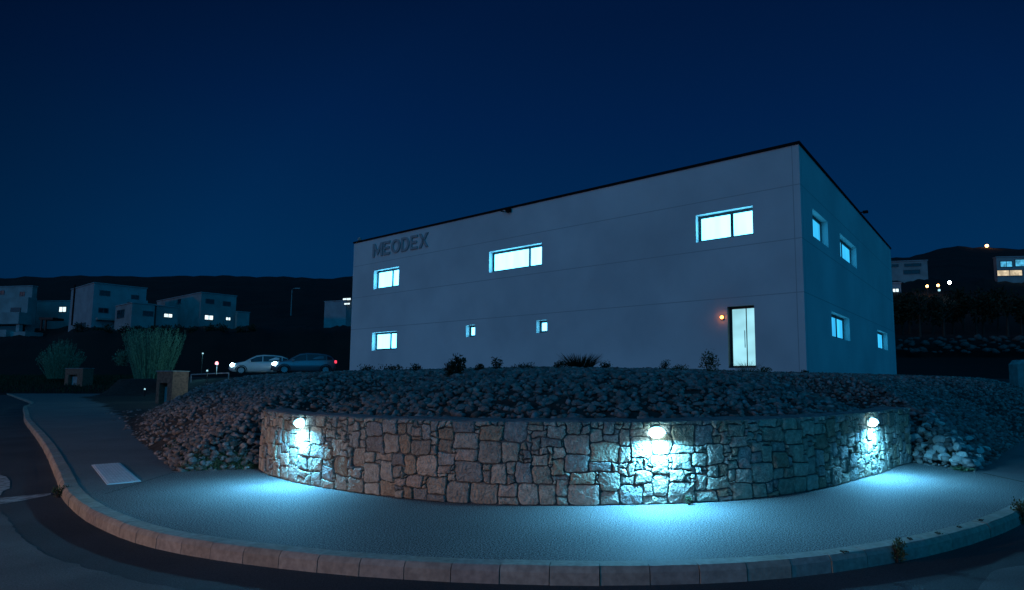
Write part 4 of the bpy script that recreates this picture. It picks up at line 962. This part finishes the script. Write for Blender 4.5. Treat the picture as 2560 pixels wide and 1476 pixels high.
for (f, x0, x1, y0, y1, dep, mm, nm) in (('R', 238, 292, 797, 802, -1.4, 'white', 'balcony'), ('R', 318, 366, 751, 758, -.9, 'grey_render', 'balcony'), ('L', 187, 190, 712, 812, -.12, 'fascia', 'downpipe')):
    d, e = (dl_, dr_) if f == 'L' else (dr_, dl_); s0 = hit(x0, y0, d)[0]; s1 = hit(x1, y0, d)[0]; z1_ = hit((x0 + x1) / 2, y0, d)[1]; z0_ = hit((x0 + x1) / 2, y1, d)[1]
    mb = MB(); mb.obox((0, 0, 0), (d[0], d[1], 0), (e[0], e[1], 0), (0, 0, 1), (min(s0, s1), dep, z0_ - zb), (max(s0, s1), -.002, z1_ - zb)); mb.build(nm, M[mm], o)
house('front_annex', 331, 290, 388, 758, 818, 118, 'low pale annex in front of the tall grey house', 36, 'white', [('R', 357, 384, 778, 791, G), ('L', 294, 312, 775, 796, G)])
house('round_annex', 392, 386, 446, 765, 818, 122, 'low pale block with a small lit window between annex and white house', 30, 'white', [('R', 409, 432, 784, 795, EF)])
house('white_house', 504, 394, 592, 732, 822, 132, 'white house with two small lit windows above the headlights', 36, 'white', [('L', 445, 453, 748, 760, G), ('R', 514, 536, 748, 760, G), ('R', 557, 577, 754, 766, G), ('R', 511, 534, 788, 801, EF), ('R', 564, 577, 793, 802, EF)])
house('garage', 594, 590, 624, 780, 822, 136, 'low pale garage beside the white house', 36, 'white')
house('distant_house', 866, 812, 905, 752, 792, 150, 'pale house with a bright terrace just left of the building', 20, 'grey_render', [('L', 857, 878, 745, 752, EF), ('L', 860, 876, 757, 763, EF)])
p = aty(728, 770, 150); lp = empty('street_lamp', p); tag(lp, 'thin unlit street lamp on the slope left of the building', 'street lamp')
mb = MB(); mb.tube([(0, 0, -2), (0, 0, 4.6), (.3, 0, 4.95), (1.6, 0, 5.0)], [.12, .08, .07, .06], 6); mb.build('pole', M['concrete'], lp); mb = MB(); mb.box((.9, -.18, 4.86), (2.0, .18, 5.1)); mb.build('lamp_head', M['concrete'], lp)
# right hillside
house('strip_house', 2318, 2190, 2330, 652, 692, 120, 'white house with dark strip windows right of the building roof', 12, 'white', [('L', 2228, 2246, 661, 668, G), ('L', 2260, 2303, 659, 667, G), ('L', 2258, 2300, 675, 686, G)])
house('lower_house', 2252, 2190, 2262, 708, 752, 100, 'low house with a small lit window beside the building edge', 10, 'grey_render', [('L', 2230, 2248, 721, 732, EF)])
house('villa', 2700, 2490, 2760, 640, 704, 115, 'villa with blue and warm lit window bands at the right picture edge', 6, 'white', [('L', 2499, 2531, 653, 669, M['e_far_cyan']), ('L', 2536, 2600, 648, 667, M['e_far_cyan']), ('L', 2491, 2556, 675, 691, M['e_far_warm'])])
def mast(px, py, Y, h, m_, lab, r_=.35):
    p = aty(px, py, Y); o = empty('street_lamp', (p[0], p[1], p[2] - h)); tag(o, lab, 'street lamp')
    mb = MB(); mb.tube([(0, 0, -2), (0, 0, h)], [.12, .07], 6); mb.build('pole', M['plastic'], o)
    bm = bmesh.new(); bmesh.ops.create_icosphere(bm, subdivisions=2, radius=r_); me = bpy.data.meshes.new('lamp_head'); bm.to_mesh(me); bm.free(); me.materials.append(m_); q = bpy.data.objects.new('lamp_head', me); COL.objects.link(q); q.parent = o; q.location = (0, 0, h)
mast(2374, 707, 95, 6, M['e_star'], 'white glowing street lamp above the dark trees at right', .26)
mast(2467, 615, 345, 5, M['e_orange'], 'orange glowing lamp on the skyline of the right hill', .9)
mast(2318, 716, 98, 4, M['e_orange'], 'left orange lamp of the pair above the dark trees at right', .22)
mast(2345, 714, 98, 4, M['e_orange'], 'right orange lamp of the pair above the dark trees at right', .22)
mast(2348, 726, 93, 4, M['e_dim'], 'dim white lamp just below the pair of orange lamps', .2)
# dark trees on the right slope
def tree(loc, h, w, lab, group, seed):
    o = empty('dark_tree', loc); tag(o, lab, 'tree', group)
    mb = MB(); mb.tube([(0, 0, -1), (.1, 0, h * .5), (.15, .1, h * .92)], [.16, .10, .02], 6)
    for k in range(9):
        a = RNG.uniform(0, 6.28); z0 = h * RNG.uniform(.3, .75); L_ = w * RNG.uniform(.5, .95)
        mb.tube([(.1, 0, z0), (.1 + math.cos(a) * L_ * .5, math.sin(a) * L_ * .5, z0 + h * .12), (.1 + math.cos(a) * L_, math.sin(a) * L_, z0 + h * .26)], [.05, .035, .01], 4)
    mb.build('trunk', M['bark'], o)
    lobes = [(RNG.uniform(-.6, .6) * w, RNG.uniform(-.6, .6) * w, h * RNG.uniform(.4, .9), RNG.uniform(.3, .55)) for _ in range(9)]
    def fn():
        L_ = lobes[int(RNG.integers(9))]; d = RNG.normal(size=3); d /= np.linalg.norm(d); r = RNG.random() ** .5
        return np.array([L_[0] + d[0] * w * L_[3] * r, L_[1] + d[1] * w * L_[3] * r, L_[2] + d[2] * h * .22 * r]), d
    leaf_cloud('crown', 700, fn, .22, M['dark_leaf'], o)
for k in range(17):
    px = 2195 + k * 27 + RNG.uniform(-8, 8); Y = RNG.uniform(66, 78); yb = 800; p = aty(px, 835, Y); h = (835 - RNG.uniform(712, 752)) / FPX * Y
    tree((p[0], p[1], p[2]), h, RNG.uniform(1.3, 1.9), 'dark thin tree in the row above the boulder wall at right', 'dark trees above the boulder wall', k)
# boulder retaining wall at right
bw = empty('boulder_wall', aty(2400, 885, 60)); tag(bw, 'dark retaining wall of large boulders below the trees at right', 'boulder wall')
VV, FF = [], []; base = 0; bo = np.array(bw.location)
for row in range(3):
    for k in range(34):
        px = 2170 + k * 16 + row * 8; py = 876 - row * 14 + RNG.uniform(-7, 7); p = aty(px + RNG.uniform(-9, 9), py, 60.2 + row * .5 + RNG.uniform(0, .4)); s = RNG.uniform(.25, .62)
        v = SH1[(k * 3 + row) % 14] @ np.array(rot_m(RNG)).T * np.array([s * 1.3, s, s * .95]) + p - bo; VV.append(v); FF.append(IC1[1] + base); base += len(v)
np_mesh('boulders', np.vstack(VV), np.vstack(FF), M['boulder'], parent=bw)
p = aty(2556, 918, 34); cb = MB(); cb.v = []; cb.obox(p, (1, 0, 0), (0, 1, 0), (0, 0, 1), (-.1, 0, -1.5), (1.6, 1.2, .42)); o = cb.build('concrete_block', M['concrete'], bevel=.25); tag(o, 'pale concrete block on the platform at the right picture edge', 'concrete block')

# ------------------------------------------------------------------ sodium street lamp whose light warms the kerb (stands left of the picture)
sl = empty('street_lamp', (-22.0, -3.5, -.14)); tag(sl, 'low sodium street lamp standing beyond the left picture edge', 'street lamp')
mb = MB(); mb.tube([(0, 0, 0), (0, 0, 3.45), (.15, .1, 3.65), (.5, .3, 3.7)], [.07, .05, .045, .04], 10); mb.build('pole', M['lamp_metal'], sl, smooth=True)
mb = MB(); mb.box((.35, .12, 3.67), (.95, .48, 3.77)); mb.build('lamp_head', M['lamp_metal'], sl, bevel=.02)
mb = MB(); mb.box((.43, .18, 3.65), (.87, .42, 3.667)); mb.build('lamp_lens', M['e_orange'], sl)
ld = bpy.data.lights.new('bulb', 'SPOT'); ld.energy = 4300; ld.color = (1.0, .52, .27); ld.spot_size = R(171); ld.spot_blend = .06; ld.shadow_soft_size = .10
lo = bpy.data.objects.new('bulb', ld); COL.objects.link(lo); lo.parent = sl; lo.location = (.65, .3, 3.55)
# dark hedge bushes below the hillside houses
for k in range(13):
    px = 200 + k * 36 + RNG.uniform(-10, 10); p = aty(px, 826, 116); bush('hedge_bush', (p[0], p[1], p[2] - .9), RNG.uniform(1.1, 1.9), RNG.uniform(1.3, 2.2), 260, .22, 'dark bush in the hedge below the hillside houses at left', 'bush', 'dark_leaf', 4, group='hedge below the left hillside houses')
